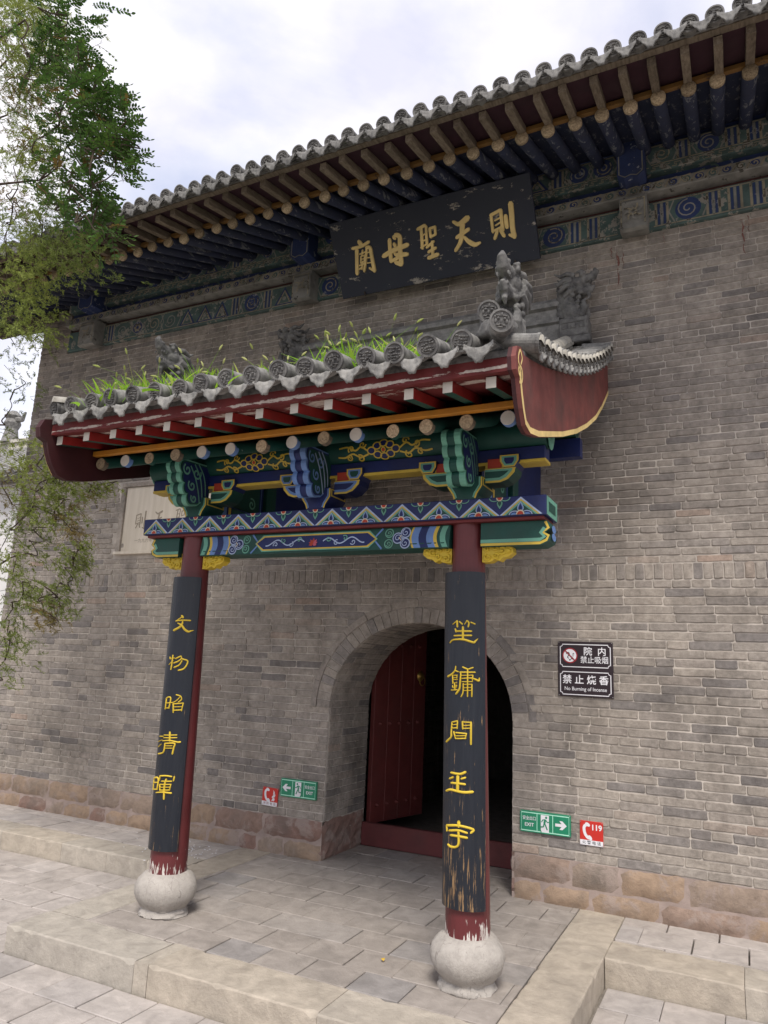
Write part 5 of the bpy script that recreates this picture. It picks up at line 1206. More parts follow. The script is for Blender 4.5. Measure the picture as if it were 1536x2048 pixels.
# ------------------------------------------------------------------ lettering traced as brush strokes (mm)
CHARS={
 'wen':'39,1894,15 46,1886,15|37,1885,7 -4,1858,7|-2,1861,9 53,1866,9 98,1866,10|48,1857,9 45,1839,12 27,1817,14 -14,1797,16|13,1845,7 42,1832,12 67,1804,15 91,1791,13 107,1796,9 126,1801,3',
 'wu':'-3,1629,9 -4,1586,9 -9,1536,9|-29,1607,6 13,1611,6|-29,1617,5 -22,1603,5|-30,1567,6 3,1593,6|23,1608,9 58,1626,9|58,1626,8 63,1610,9 42,1591,9 13,1579,10|67,1608,9 103,1597,10 102,1572,10 83,1543,10 52,1532,11|68,1596,8 52,1567,9 19,1550,11',
 'zhao':'-24,1343,7 -28,1276,7|-27,1344,8 -7,1354,8 13,1347,8 6,1284,8|-23,1314,6 9,1318,6|-26,1281,6 6,1285,6|51,1372,8 79,1364,8 88,1344,8 70,1326,8|76,1359,6 60,1339,6 39,1324,6 11,1318,6|36,1314,9 41,1259,9|34,1312,8 102,1320,8|101,1320,8 94,1271,8|42,1293,5 95,1297,5|40,1271,8 95,1276,8',
 'qing':'-63,1097,7 -22,1100,7|-80,1061,5 -30,1077,5|-69,1029,5 -34,1050,5|30,1130,12 34,1077,12|-13,1109,7 78,1115,7|-13,1092,7 79,1098,7|-21,1072,7 36,1078,8 87,1070,10 103,1071,12|1,1058,9 -1,1017,9 -15,996,9 -58,986,10|1,1057,9 67,1062,10 66,1035,11 61,997,11|8,1042,5 54,1046,5|9,1028,5 56,1031,5',
 'hui':'-116,824,12 -116,754,12|-116,824,14 -34,836,9 -34,767,9|-116,796,10 -36,809,7|-116,754,8 -38,766,8|-15,854,6 -18,824,6|-14,852,9 29,857,9 69,854,9|87,854,10 84,831,10|2,821,8 72,825,8|35,835,12 27,798,12 31,716,12|-10,800,8 -5,765,8|-10,800,7 70,806,7|69,806,8 64,771,8|-7,783,5 67,789,5|-5,765,7 64,771,7|-37,746,7 20,755,9 76,752,11',
 'sheng':'-47,1866,5 -22,1883,5|-20,1884,10 -18,1853,10|-5,1880,8 11,1867,8|25,1867,5 37,1886,5|37,1886,9 48,1876,9 45,1854,9|60,1878,8 81,1870,8|-30,1838,9 -26,1824,9|-26,1827,10 61,1829,10|15,1850,12 15,1783,12|-36,1802,9 62,1806,9|-67,1762,4 -50,1777,7 -20,1782,9 24,1781,11 73,1768,12 84,1775,10 98,1789,3',
 'yong':'-26,1635,4 -31,1611,7 -55,1589,10 -84,1577,12|-31,1611,7 -11,1605,7|-46,1584,5 -15,1586,5|-46,1585,7 -44,1541,7|-37,1572,4 -17,1574,4|-17,1585,4 -18,1569,4|-42,1561,4 -15,1563,4|-40,1543,4 -18,1545,4|-32,1542,7 -30,1508,7|-45,1528,5 -42,1518,5|-19,1532,5 -22,1521,5|-54,1504,6 -15,1507,6|16,1631,8 41,1621,8|71,1631,7 43,1620,7|1,1603,8 82,1606,8|5,1599,7 1,1544,9 -3,1512,10 -21,1487,11|9,1586,5 70,1590,5|42,1622,8 42,1476,8|11,1570,5 62,1574,7 89,1566,10 104,1561,10 107,1577,3|70,1590,7 68,1562,7|12,1552,5 68,1555,5|19,1542,7 18,1497,7 8,1473,7|19,1538,5 65,1541,5|65,1541,8 65,1477,8|22,1520,4 62,1524,4|22,1505,4 62,1508,4',
 'jian':'-48,1331,8 -53,1281,9 -56,1253,10 -94,1226,11|-48,1333,8 -13,1342,8|-13,1342,7 -15,1303,7|-46,1319,5 -15,1324,5|-46,1302,6 -15,1306,6|15,1340,9 17,1304,9|17,1338,7 61,1339,7|61,1339,12 61,1227,11|19,1320,5 57,1324,5|19,1305,6 57,1308,6|-35,1284,6 -23,1249,6|-21,1280,8 37,1279,8|37,1279,7 31,1253,7|-23,1263,5 33,1268,5|-23,1249,7 33,1254,7',
 'yu':'-51,1069,11 2,1068,12 32,1080,13|-61,1038,11 -38,1047,10|12,1045,10 32,1052,10|-10,1055,17 -11,986,17|-48,1017,11 -2,1019,11 30,1018,11|-89,971,11 -53,982,12 19,977,13 70,982,14',
 'yu2':'-3,826,17 -3,807,17|-82,772,11 -83,796,11|-83,796,12 -1,808,12 74,795,12 64,779,12|-61,774,11 -4,784,11 41,776,11|-50,753,12 0,755,12 41,752,12|-4,778,12 -3,721,12 -17,701,11 -49,696,12 -69,702,12',
 'miao':'-663,468,34 -646,435,34|-740,426,25 -644,428,25 -572,449,25|-703,401,30 -743,203,30|-714,233,14 -677,247,14|-679,363,13 -617,372,12|-644,392,11 -659,345,11|-670,341,13 -684,285,13|-670,341,10 -632,346,10|-632,346,11 -646,290,11|-676,316,8 -638,318,8|-684,286,10 -644,290,10|-701,265,13 -636,277,13|-663,294,14 -684,230,14|-596,408,19 -626,310,19 -665,209,20|-596,407,27 -565,396,27 -564,332,27 -563,193,28|-601,362,10 -568,361,10|-614,318,10 -567,314,10|-620,273,9 -570,269,9|-563,190,17 -604,224,17',
 'mu':'-362,423,30 -376,323,30 -382,242,30|-309,426,24 -316,441,24 -288,452,24|-289,453,35 -260,427,35 -276,332,36 -288,203,36|-382,242,27 -314,257,27|-443,301,36 -359,326,36 -202,349,35|-315,283,34 -220,272,33|-323,380,26 -316,361,26|-332,303,22 -326,285,22|-334,222,35 -293,198,35',
 'shengj':'-76,457,25 -10,474,25|-44,459,25 -62,294,25|3,463,20 -14,318,21|-50,394,12 -4,407,12|-59,348,12 -13,355,12|-74,299,14 -20,316,14|34,435,20 33,368,21|34,439,20 83,443,20|85,443,19 79,381,19|33,368,18 79,381,18|-19,290,20 50,326,19|37,324,22 23,210,22|-8,249,23 58,269,23|-15,200,31 67,212,31',
 'tian':'259,446,23 305,418,34 382,449,44|270,315,29 322,337,29 379,359,28|334,412,39 315,330,35 292,270,31 241,213,27|334,304,21 369,259,33 417,225,33 462,230,21',
 'ze':'594,425,21 591,294,21|594,429,24 678,451,23|682,448,25 678,328,26 677,291,26|621,379,12 669,392,12|621,339,12 669,355,12|592,298,18 675,317,18|632,296,24 600,239,24|660,290,26 681,243,26|717,393,30 716,308,30|772,479,38 769,397,37 762,294,36 768,220,34|768,213,21 732,240,21',
}

def strokes(mb, data, place, h, flat=False, m=0, fat=1.08):
    for si, st in enumerate(data.split('|')):
        P = [tuple(map(float, q.split(','))) for q in st.split()]; P = np.array(P)/1000.0; P[:, 2] *= fat
        if len(P) > 2: P = np.array(curve(P, 4))
        elif np.linalg.norm(P[1, :2]-P[0, :2]) > 1e-6: P = np.array([P[0]+(P[1]-P[0])*t for t in (0, .5, 1)])
        n = len(P); nc = 7; V = []
        pts = [P[0].copy()]+list(P)+[P[-1].copy()]
        d0 = P[0, :2]-P[1, :2]; d0 /= np.linalg.norm(d0)+1e-9; d1 = P[-1, :2]-P[-2, :2]; d1 /= np.linalg.norm(d1)+1e-9
        pts[0][:2] += d0*P[0, 2]*.45; pts[-1][:2] += d1*P[-1, 2]*.45; pts[0][2] *= .45; pts[-1][2] *= .45
        k = len(pts); hh = h*(1+.03*si)
        for i in range(k):
            d = pts[min(i+1, k-1)][:2]-pts[max(i-1, 0)][:2]; d = d/(np.linalg.norm(d)+1e-9); q = np.array((-d[1], d[0])); w_ = pts[i][2]/2
            for j in range(nc):
                a = PI*j/(nc-1); u, v = pts[i][:2]+q*w_*math.cos(a)
                prof = min(1, math.sin(a)*1.9) if flat else math.sin(a)
                V.append(place(u, v, hh*prof*(0.7 if i in (0, k-1) else 1) - .001*(j in (0, nc-1))))
        f = [(i*nc+j, i*nc+j+1, (i+1)*nc+j+1, (i+1)*nc+j) for i in range(k-1) for j in range(nc-1)]
        f += [tuple(range(nc)), tuple((k-1)*nc+j for j in range(nc-1, -1, -1))]
        mb.add(V, f, m)

# couplet boards on the columns
def couplet(i, chars, label):
    Ro, Ri = .139, .118; hz0, hz1 = .395, 2.165; ha = math.radians(64)
    o = empty('couplet_board', (axis_x(i, hz0), PYC, hz0)); tag(o, label, 'couplet board', 'couplet boards on the porch columns')
    def pt(R_, a, z): return (axis_x(i, z)-o.location.x+R_*math.sin(a), -R_*math.cos(a), z-hz0)
    mb = MB(); n = 18; zs = np.linspace(hz0, hz1, 11); V = []
    prof = [(Ro-.006, -ha-.0)]+[(Ro, -ha+.05+(2*ha-.1)*k/n) for k in range(n+1)]+[(Ro-.006, ha)]+[(Ri, ha-2*ha*k/8) for k in range(9)]
    c_ = len(prof)
    for z in zs: V += [pt(r, a, z) for r, a in prof]
    f = [(a*c_+b, a*c_+(b+1) % c_, (a+1)*c_+(b+1) % c_, (a+1)*c_+b) for a in range(len(zs)-1) for b in range(c_)]
    mb.add(V, f); m_ = len(zs)-1
    for base, fl in ((0, True), (m_*c_, False)):
        out_, inn = list(range(n+3)), list(range(c_-1, n+2, -1))
        for b in range(n+2):
            q1 = inn[min(8, int(b*9/(n+3)))]; q2 = inn[min(8, int((b+1)*9/(n+3)))]
            q_ = [base+b, base+b+1, base+q2] + ([base+q1] if q1 != q2 else []); mb.add([mb.v[t] for t in q_], [tuple(range(len(q_)))[::(-1 if not fl else 1)]])
    b_ = mb.build('board', 'couplet_lacquer', o); smooth_by_angle(b_, 35)
    for ch in chars:
        mb = MB(); strokes(mb, CHARS[ch], lambda u, v, h: pt(Ro+h, u/Ro, v), .0065); mb.build('character', 'bright_gold', o, smooth=True)
couplet(0, ('wen', 'wu', 'zhao', 'qing', 'hui'), 'curved black couplet board with five gilt characters on the left column')
couplet(1, ('sheng', 'yong', 'jian', 'yu', 'yu2'), 'curved black couplet board with worn lower part on the right column')

# name plaque leaning out under the eave
th = math.atan2(.35, .59); pq = empty('name_plaque', (0.125, -.15, 5.05), None, (th, 0, 0))
tag(pq, 'large black plaque with five raised gilt characters under the eave', 'plaque')
mb = MB(); mb.bbox(-.945, .958, 0.0, .045, 0.0, .684, .004); mb.v = [(x, y-.03, z) for x, y, z in mb.v]; mb.build('board', 'plaque_black', pq)
for ch in ('ze', 'tian', 'shengj', 'mu', 'miao'):
    mb = MB(); strokes(mb, CHARS[ch], lambda u, v, h: (u, -.03-h, v), .013, True, 0, 1.22); o = mb.build('character', 'pale_gold', pq); smooth_by_angle(o, 45)
for x in (-.7, .75):
    mb = MB(); mb.tube([(x, .015, .66), (x, .20, .62)], .012, 6); mb.build('hanger', 'dark_wood', pq)
    mb = MB(); mb.tube([(x, .10, .012), (x, .005, .012), (x, -.04, -.004), (x, -.045, .03)], .008, 6); mb.build('hook', 'dark_wood', pq)

# stone tablet let into the wall
tb = empty('stone_tablet', (TABX0, 0, TABZ0)); tag(tb, 'pale inscribed stone tablet set into the wall left of the porch', 'tablet')
TW, TH = TABX1-TABX0, TABZ1-TABZ0
for a, b, c_, d in ((0, TW, TH-.05, TH), (0, .06, .03, TH-.052), (TW-.06, TW, .03, TH-.052)):
    mb = MB(); mb.bbox(a, b, -.030, .04, c_, d, .004); mb.build('frame', 'grey_brick', tb)
mb = MB(); mb.bbox(-.01, TW+.01, -.048, .04, -.005, .028, .004); mb.build('sill', 'tablet_stone', tb)
mb = MB(); mb.bbox(.062, TW-.062, -.008, .05, .029, TH-.053, .002); mb.build('slab', 'tablet_stone', tb)
def tl(body, sz, x, z, bold=0.0, sx=1.0): text_part(body, sz, 'carved_shadow', tb, x, -.0095, z, bold, sx)
tl('山西省重点文物保护单位', .055, .80, TH-.155, -.004, .95)
for ch, xo in (('ze', .30), ('tian', .57), ('shengj', .84), ('mu', 1.11), ('miao', 1.38)):
    D = np.array([q.split(',') for q in CHARS[ch].replace('|', ' ').split()], float); c0 = (D.max(0)+D.min(0))/2
    T2 = '|'.join(' '.join('%d,%d,%d' % ((a-c0[0])*.72, (b-c0[1])*.72, c*.55) for a, b, c in (map(float, q.split(',')) for q in st.split())) for st in CHARS[ch].split('|'))
    mb = MB(); strokes(mb, T2, lambda u, v, h: (u+xo, -.0085-h, v+.36), .0012, True); mb.build('character', 'carved_shadow', tb)
tl('一九九六年一月', .05, .42, .14, -.004); tl('山西省人民政府公布', .05, 1.05, .14, -.004)

# ------------------------------------------------------------------ signs
def sign(name, x0, x1, z0, z1, mat, label, cat, y=-.022, rot=0.0, group=None, t=.012):
    o = empty(name, ((x0+x1)/2, y, (z0+z1)/2), None, (0, rot, 0)); tag(o, label, cat, group); w_, h_ = x1-x0, z1-z0
    mb = MB(); mb.bbox(-w_/2, w_/2, 0, t, -h_/2, h_/2, .002); mb.build('panel', mat, o)
    for sx in (-1, 1):
        for sz in (-1, 1):
            mb = MB(); mb.lathe([(.0012, -.0022), (.0032, -.0012), (.0036, .001)], (sx*(w_/2-.007), 0, sz*(h_/2-.007)), 8, 0, 'y'); mb.build('screw', 'dull_steel', o)
    return o, w_, h_
SP = ['sign_white', 'sign_mint', 'sign_green', 'sign_red', 'sign_darkred', 'ink', 'sign_brown']
sf = lambda u, v, lay: (u, -.0006*(lay+1), v)
o, w_, h_ = sign('prohibition_sign', 1.175, 1.580, 1.455, 1.861, 'sign_brown', 'square dark brown no smoking and no incense sign right of the arch', 'sign')
mb = MB()
for zc in (.098, -.105):
    hw, hh, c = w_/2-.018, .083, .016
    P = [(-hw+c, hh), (hw-c, hh), (hw-c, hh-.5*c), (hw-.5*c, hh-c), (hw, hh-c), (hw, -hh+c), (hw-.5*c, -hh+c), (hw-c, -hh+.5*c), (hw-c, -hh), (-hw+c, -hh), (-hw+c, -hh+.5*c), (-hw+.5*c, -hh+c), (-hw, -hh+c), (-hw, hh-c), (-hw+.5*c, hh-c), (-hw+c, hh-.5*c)]
    ribbon(mb, [(x, z+zc) for x, z in P], .006, sf, 0, 0, True)
cx_, cz_ = -.112, .098; poly(mb, circ(cx_, cz_, .057, n=28), sf, 0, 4); poly(mb, circ(cx_, cz_, .048, n=28), sf, 1, 0)
ribbon(mb, [(cx_+.028, cz_+.018), (cx_+.012, cz_-.028)], .010, sf, 2, 5); ribbon(mb, [(cx_+.026, cz_+.012), (cx_+.015, cz_-.020)], .005, sf, 3, 0)
ribbon(mb, curve([(cx_-.028, cz_+.012), (cx_-.012, cz_+.024), (cx_-.004, cz_+.008), (cx_-.018, cz_-.012), (cx_-.008, cz_-.022)], 5), .006, sf, 2, 5); ribbon(mb, [(cx_-.006, cz_-.034), (cx_+.006, cz_-.030)], .010, sf, 2, 5)
ribbon(mb, [(cx_-.036, cz_+.036), (cx_+.036, cz_-.036)], .009, sf, 5, 4)
mb.build('pictogram', SP, o)
text_part('院  内', .066, 'sign_white', o, .072, -.0012, .128, .012); text_part('禁止吸烟', .056, 'sign_white', o, .068, -.0012, .066, .006, .92)
text_part('禁 止 烧 香', .070, 'sign_white', o, 0.0, -.0012, -.082, .014, 1.0); text_part('No Burning of Incense', .038, 'sign_white', o, 0.0, -.0012, -.146, .004, .90)
def runner(mb, cx_, s):
    """white doorway with a running figure heading to s"""
    hh = .062; poly(mb, [(cx_-.03, -hh), (cx_+.03, -hh), (cx_+.03, hh*.9), (cx_-.03, hh*.9)], sf, 1, 0)
    q = lambda P: [(cx_+s*a, b) for a, b in P]
    poly(mb, q(circ(.010, .040, .0085, n=12)), sf, 2, 2)
    ribbon(mb, q([(.004, .028), (-.004, .0)]), .015, sf, 2, 2); ribbon(mb, q([(.002, .026), (-.016, .022), (-.024, .006)]), .007, sf, 3, 2); ribbon(mb, q([(.006, .024), (.020, .008), (.034, .012)]), .007, sf, 3, 2)
    ribbon(mb, q([(-.002, .002), (.008, -.020), (.018, -.044)]), .009, sf, 3, 2); ribbon(mb, q([(-.004, .002), (-.010, -.024), (-.034, -.028)]), .009, sf, 4, 2)
    poly(mb, q([(-.031, -hh-.001), (-.031, -.044), (-.022, -hh-.001)]), sf, 5, 2)
def exit_sign(x0, x1, z0, z1, s, label):
    o, w_, h_ = sign('exit_sign', x0, x1, z0, z1, 'sign_green', label, 'exit sign', -.030, 0, 'exit signs beside the arch', .02)
    mb = MB(); hw, hh = w_/2-.012, h_/2-.012
    ribbon(mb, [(-hw, -hh), (hw, -hh), (hw, hh), (-hw, hh)], .007, sf, 0, 1, True)
    for x in (-.058, .058): ribbon(mb, [(x, -hh), (x, hh)], .005, sf, 1, 1)
    runner(mb, 0, s); c = s*.118
    poly(mb, [(c-s*.042, -.010), (c+s*.004, -.010), (c-s*.012, -.030), (c+s*.010, -.030), (c+s*.042, 0), (c+s*.010, .030), (c-s*.012, .030), (c+s*.004, .010), (c-s*.042, .010)], sf, 1, 0)
    mb.build('pictogram', SP, o)
    text_part('安全出口', .030, 'sign_white', o, -s*.116, -.0012, .022, .012, .85); text_part('EXIT', .034, 'sign_white', o, -s*.116, -.0012, -.022, .016)
exit_sign(0.885, 1.259, 0.464, 0.612, 1, 'green exit sign with its arrow pointing right, right of the arch')
exit_sign(-1.250, -.884, 0.474, 0.624, -1, 'green exit sign with its arrow pointing left, left of the arch')
def phone_sign(x0, x1, z0, z1, lab, label, fire, rot=0.0):
    o, w_, h_ = sign('fire_phone_sign', x0, x1, z0, z1, 'sign_red', label, 'sign', -.018, rot, 'fire phone signs beside the arch', .008)
    mb = MB(); poly(mb, [(-w_/2+.001, -h_/2+.001), (w_/2-.001, -h_/2+.001), (w_/2-.001, -h_/2+.035), (-w_/2+.001, -h_/2+.035)], sf, 0, 0)
    ribbon(mb, curve([(-.028, .062), (-.050, .040), (-.048, .005), (-.034, -.022), (-.014, -.034)], 5), .020, sf, 0, 0)
    for (a, b, an) in ((-.026, .058, -.5), (-.010, -.030, -.9)): poly(mb, [(a+p*math.cos(an)-q*math.sin(an), b+p*math.sin(an)+q*math.cos(an)) for p, q in circ(0, 0, .019, n=12, ry=.012)], sf, 1, 0)
    if fire:
        for (a, b, an, L) in ((.022, -.032, .9, .04), (.040, -.032, 1.2, .035), (.022, -.004, .8, .04), (.042, .002, 1.1, .035), (.036, .026, 1.3, .032)):
            ribbon(mb, [(a, b), (a+.5*L*math.cos(an), b+.5*L*math.sin(an)), (a+L*math.cos(an+.4), b+L*math.sin(an+.4))], [.010, .012, .002], sf, 0, 0)
    mb.build('pictogram', SP, o)
    if not fire: text_part('119', .052, 'sign_white', o, .036, -.0012, .040, .03)
    text_part(lab, .026, 'inkred' if fire else 'ink', o, .0, -.0014, -h_/2+.018, .004, 1.05)
phone_sign(1.322, 1.485, 0.428, 0.591, '火 警 电 话', 'red fire phone sign numbered 119 right of the green exit sign', False)
phone_sign(-1.441, -1.278, 0.377, 0.528, '消 防 电 话', 'red fire phone sign with flames left of the green exit sign', True, .03)

# ------------------------------------------------------------------ grass on the porch roof
def blades(mb, base, n, L, spread, lean=(0, 0, 0), heads=.045):
    for _ in range(n):
        b = np.array(base)+NR.normal(0, 1, 3)*np.array(spread); b[2] = pz(min(b[1], -.05))+.02+NR.uniform(0, .03)
        l = L*NR.uniform(.5, 1.25); d = np.array((NR.normal(0, .55), NR.normal(0, .45), 1.0))+np.array(lean); d /= np.linalg.norm(d); g = NR.uniform(.1, .75)
        side = np.cross(d, (NR.normal(), NR.normal(), .2)); side /= np.linalg.norm(side)+1e-9
        hd = NR.rand() < heads; w_ = NR.uniform(.005, .0125)*(0.22 if hd else 1); l = l*(1.55 if hd else 1); V = []; k = 6; tip = None
        for i in range(k):
            t = i/(k-1); p = b+d*l*t+np.array((d[0], d[1], -.55))*g*l*t*t*.8; ww = w_*(1-t**1.6)+.0004; V += [p-side*ww, p+side*ww]; tip = p
        mb.add(V, [(2*i, 2*i+1, 2*i+3, 2*i+2) for i in range(k-1)], 0, R.random())
        if hd:
            e = V[-1]-V[-5]; e = e/(np.linalg.norm(e)+1e-9); mb.tube([tip-e*.005, tip+e*.008, tip+e*.022+np.array((0, 0, -.002)), tip+e*.04+np.array((0, 0, -.006))], [.0035, .0065, .006, .0015], 6, 1, R.random())
mb = MB()
for (x, y, n, L, sx) in ((-1.02, -2.28, 70, .17, .13), (-.82, -2.2, 60, .17, .10), (-1.15, -2.35, 22, .12, .08), (-.48, -2.25, 34, .16, .07), (-.62, -2.0, 16, .2, .1), (-.08, -2.2, 34, .14, .08), (.10, -2.25, 22, .12, .07),
                       (.32, -2.05, 40, .2, .08), (.48, -2.1, 34, .2, .07), (.70, -2.2, 46, .16, .08), (.82, -2.1, 34, .17, .07), (1.02, -2.2, 14, .12, .05), (1.12, -1.95, 8, .12, .05), (1.36, -1.5, 9, .12, .04), (.2, -1.6, 14, .3, .2), (.6, -1.7, 10, .28, .15)):
    blades(mb, (x, y-.12, 0), int(n*4.2), L*1.15, (sx*.8, .10, 0))
g = mb.build('roof_grass', ['grass_blade', 'seed_head']); g['kind'] = 'stuff'; tag(g, 'bright green foxtail grass growing on the porch roof tiles', 'grass')

# ------------------------------------------------------------------ trees
def px2p(x, y, Y):
    d = FW+((x-768)/FPX)*RT-((y-1024)/FPX)*UP; return CAM+d*(Y-CAM[1])/d[1]
def limb(mb, a, b, r0, r1, sag=.15, n=7):
    a, b = np.array(a), np.array(b); m_ = (a+b)/2+np.array((NR.normal(0, .06), NR.normal(0, .06), sag+NR.normal(0, .05)))
    P = curve([a, a*.55+m_*.45+NR.normal(0, .02, 3), m_, b*.5+m_*.5+NR.normal(0, .03, 3), b], 3); k = len(P)
    mb.tube(P, [r0+(r1-r0)*(i/(k-1)) for i in range(k)], n); return P
def spray(V, F, T, p, d, L, ncl, t):
    """feathery scale-leaf spray: short flat shoots along a drooping twig"""
    d = d/np.linalg.norm(d); s = np.cross(d, (0, 0, 1.0)); s /= np.linalg.norm(s)+1e-9; u = np.cross(s, d)
    for i in range(ncl):
        q = (i+NR.rand())/ncl; c = p+d*L*q+np.array((0, 0, -.35*L*q*q))
        a = NR.uniform(0, 2*PI); e = d*NR.uniform(.3, .9)+(s*math.cos(a)+u*math.sin(a))*NR.uniform(.4, .9)+np.array((0, 0, NR.uniform(-.3, .3))); e /= np.linalg.norm(e)
        l = NR.uniform(.018, .042)*(1.1-.5*q); w_ = np.cross(e, NR.normal(0, 1, 3)); w_ = w_/np.linalg.norm(w_)*NR.uniform(.0020, .0036); o = len(V)
        V.extend((c-w_*.6, c+w_*.6, c+e*l*.6+w_, c+e*l, c+e*l*.6-w_)); F.append((o, o+1, o+2, o+3, o+4)); T.append((t+NR.uniform(-.12, .12)) % 1.0 if t < .85 else t)
def finish(name, V, F, T, mat, parent):
    me = bpy.data.meshes.new(name); me.from_pydata([tuple(v) for v in V], [], F); me.materials.append(M[mat])
    a = me.attributes.new('tint', 'FLOAT', 'FACE'); a.data.foreach_set('value', T); return ob(name, me, parent)
JT = np.array((-4.9, -1.7, ZG))
jun = empty('juniper_tree', JT); tag(jun, 'tall juniper with drooping feathery sprays at the left edge', 'tree')
tw = MB(); tm = MB(); trunk_top = np.array((-4.7, -1.8, 6.5)); tp = curve([(-4.9, -1.7, ZG-.1), (-4.86, -1.68, 1.2), (-4.78, -1.75, 3.0), (-4.72, -1.8, 5.0), trunk_top], 4); tm.tube(tp, np.linspace(.21, .07, len(tp)), 12)
def at_trunk(z): return np.array((-4.9+.03*z, -1.7-.015*z, z))
V, F, T = [], [], []
JC = [  # px, py, depth y, radius m, sprays, tint
 (20, 30, -2.0, .30, 80, .5), (55, 70, -2.1, .25, 70, .6), (90, 25, -2.2, .25, 60, .6), (25, 100, -2.0, .25, 60, .92), (70, 150, -2.2, .22, 60, .5), (40, 200, -2.1, .2, 45, .9), (100, 60, -2.3, .2, 40, .5), (50, 20, -2.3, .25, 60, .8), (40, 160, -2.4, .2, 40, .3), (95, 110, -2.3, .2, 24, .6), (15, 230, -2.0, .2, 14, .1), (60, 260, -2.1, .2, 22, .5), (80, 200, -2.2, .2, 26, .9),
 (30, 330, -2.0, .2, 16, .2), (75, 330, -2.2, .2, 50, .6), (90, 290, -2.2, .16, 34, .5), (65, 300, -2.2, .16, 34, .9), (20, 450, -2.0, .16, 20, .5), (100, 410, -2.1, .14, 24, .4), (85, 450, -2.1, .14, 24, .3), (20, 400, -2.0, .22, 30, .95), (50, 440, -2.0, .16, 8, .2), (25, 510, -1.9, .25, 48, .6), (60, 500, -2.0, .2, 38, .7), (95, 490, -2.0, .2, 36, .3), (130, 480, -2.1, .22, 34, .2), (160, 505, -2.1, .18, 26, .15), (185, 520, -2.1, .13, 14, .15), (115, 520, -2.0, .2, 28, .4),
 (15, 570, -1.9, .25, 40, .5), (45, 590, -1.9, .2, 36, .7), (70, 560, -2.0, .18, 30, .8), (20, 640, -1.9, .2, 26, .4), (65, 640, -2.0, .17, 30, .6), (80, 670, -2.0, .13, 18, .6), (30, 690, -1.8, .18, 8, .1), (45, 760, -1.7, .2, 9, .05), (20, 800, -1.7, .18, 7, .05), (10, 850, -1.6, .2, 3, .05), (15, 120, -1.9, .3, 18, .05), (40, 380, -1.9, .22, 12, .05),
 (35, 910, -1.5, .25, 34, .7), (75, 930, -1.5, .22, 34, .8), (110, 900, -1.4, .2, 32, .75), (135, 925, -1.4, .16, 24, .7), (95, 880, -1.5, .14, 14, .7), (30, 960, -1.5, .22, 30, .9), (70, 985, -1.5, .22, 34, .6), (110, 965, -1.4, .2, 32, .7), (130, 1000, -1.4, .2, 30, .5), (140, 965, -1.3, .16, 22, .6),
 (90, 1020, -1.4, .18, 26, .6), (55, 1030, -1.5, .16, 20, .4), (120, 1040, -1.4, .16, 20, .6), (150, 1030, -1.3, .13, 16, .9), (160, 1065, -1.3, .11, 16, .93), (170, 1100, -1.3, .10, 16, .6), (175, 1085, -1.3, .08, 9, .5), (160, 1125, -1.3, .11, 20, .5), (140, 1135, -1.3, .12, 20, .5), (130, 1165, -1.3, .10, 14, .4),
 (125, 1195, -1.3, .13, 24, .3), (135, 1215, -1.3, .10, 16, .25), (95, 1225, -1.4, .10, 20, .93), (85, 1195, -1.4, .10, 10, .3), (100, 1250, -1.4, .07, 9, .9), (20, 1060, -1.4, .18, 22, .5), (15, 1120, -1.4, .18, 24, .6), (45, 1110, -1.4, .15, 20, .7), (55, 1165, -1.4, .12, 18, .5), (45, 1190, -1.4, .12, 16, .4), (25, 1150, -1.4, .14, 14, .6),
 (25, 1215, -1.4, .14, 20, .3), (15, 1260, -1.4, .14, 24, .4), (30, 1290, -1.4, .12, 18, .25), (10, 1320, -1.4, .12, 14, .4), (5, 1360, -1.4, .1, 8, .4), (215, 970, -.75, .15, 20, .65), (195, 985, -.8, .13, 16, .9), (235, 975, -.7, .10, 12, .7), (160, 965, -.9, .13, 14, .5), (25, 1010, -1.4, .2, 22, .9), (60, 1080, -1.4, .18, 10, .1), (100, 1080, -1.4, .16, 8, .1)]
nodes = []
for (x, y, Y, r, n, t) in sorted(JC, key=lambda q: q[0]):
    t = t if t > .85 else t*.7+.18
    if y > 850 and x > 60: x = 60+(x-60)*.86
    c = px2p(x, y, Y); a = at_trunk(max(.6, c[2]-abs(c[0]+4.8)*.25+NR.normal(0, .2)))
    out_ = c-a; out_ /= np.linalg.norm(out_)
    best = min(nodes, key=lambda q: np.linalg.norm(q-c)+0.0) if nodes else None
    if best is None or np.linalg.norm(best-c) > .75: limb(tm, a, c, .030, .007, .12)
    else: limb(tm, best, c, .007, .003, .03, 5)
    nodes.append(c)
    for _ in range(int(n*(1.45 if y > 850 else 2.0))):
        p = c+NR.normal(0, 1, 3)*np.array((r*.45, r*.8, r*.45)); d = out_*.5+np.array((NR.normal(0, .5), NR.normal(0, .5), NR.uniform(-.9, .25))); L = NR.uniform(.06, .13)
        if NR.rand() < .35: tw.tube([p-d*.06, p, p+d/np.linalg.norm(d)*L*.7+np.array((0, 0, -.15*L))], [.0022, .0016, .0008], 4)
        spray(V, F, T, p, d, L, 22, t)
tm.build('trunk', 'bark', jun).location = -JT; tw.build('twigs', 'bark', jun, kind='stuff').location = -JT; finish('crown', V, F, T, 'juniper_leaf', jun).location = -JT
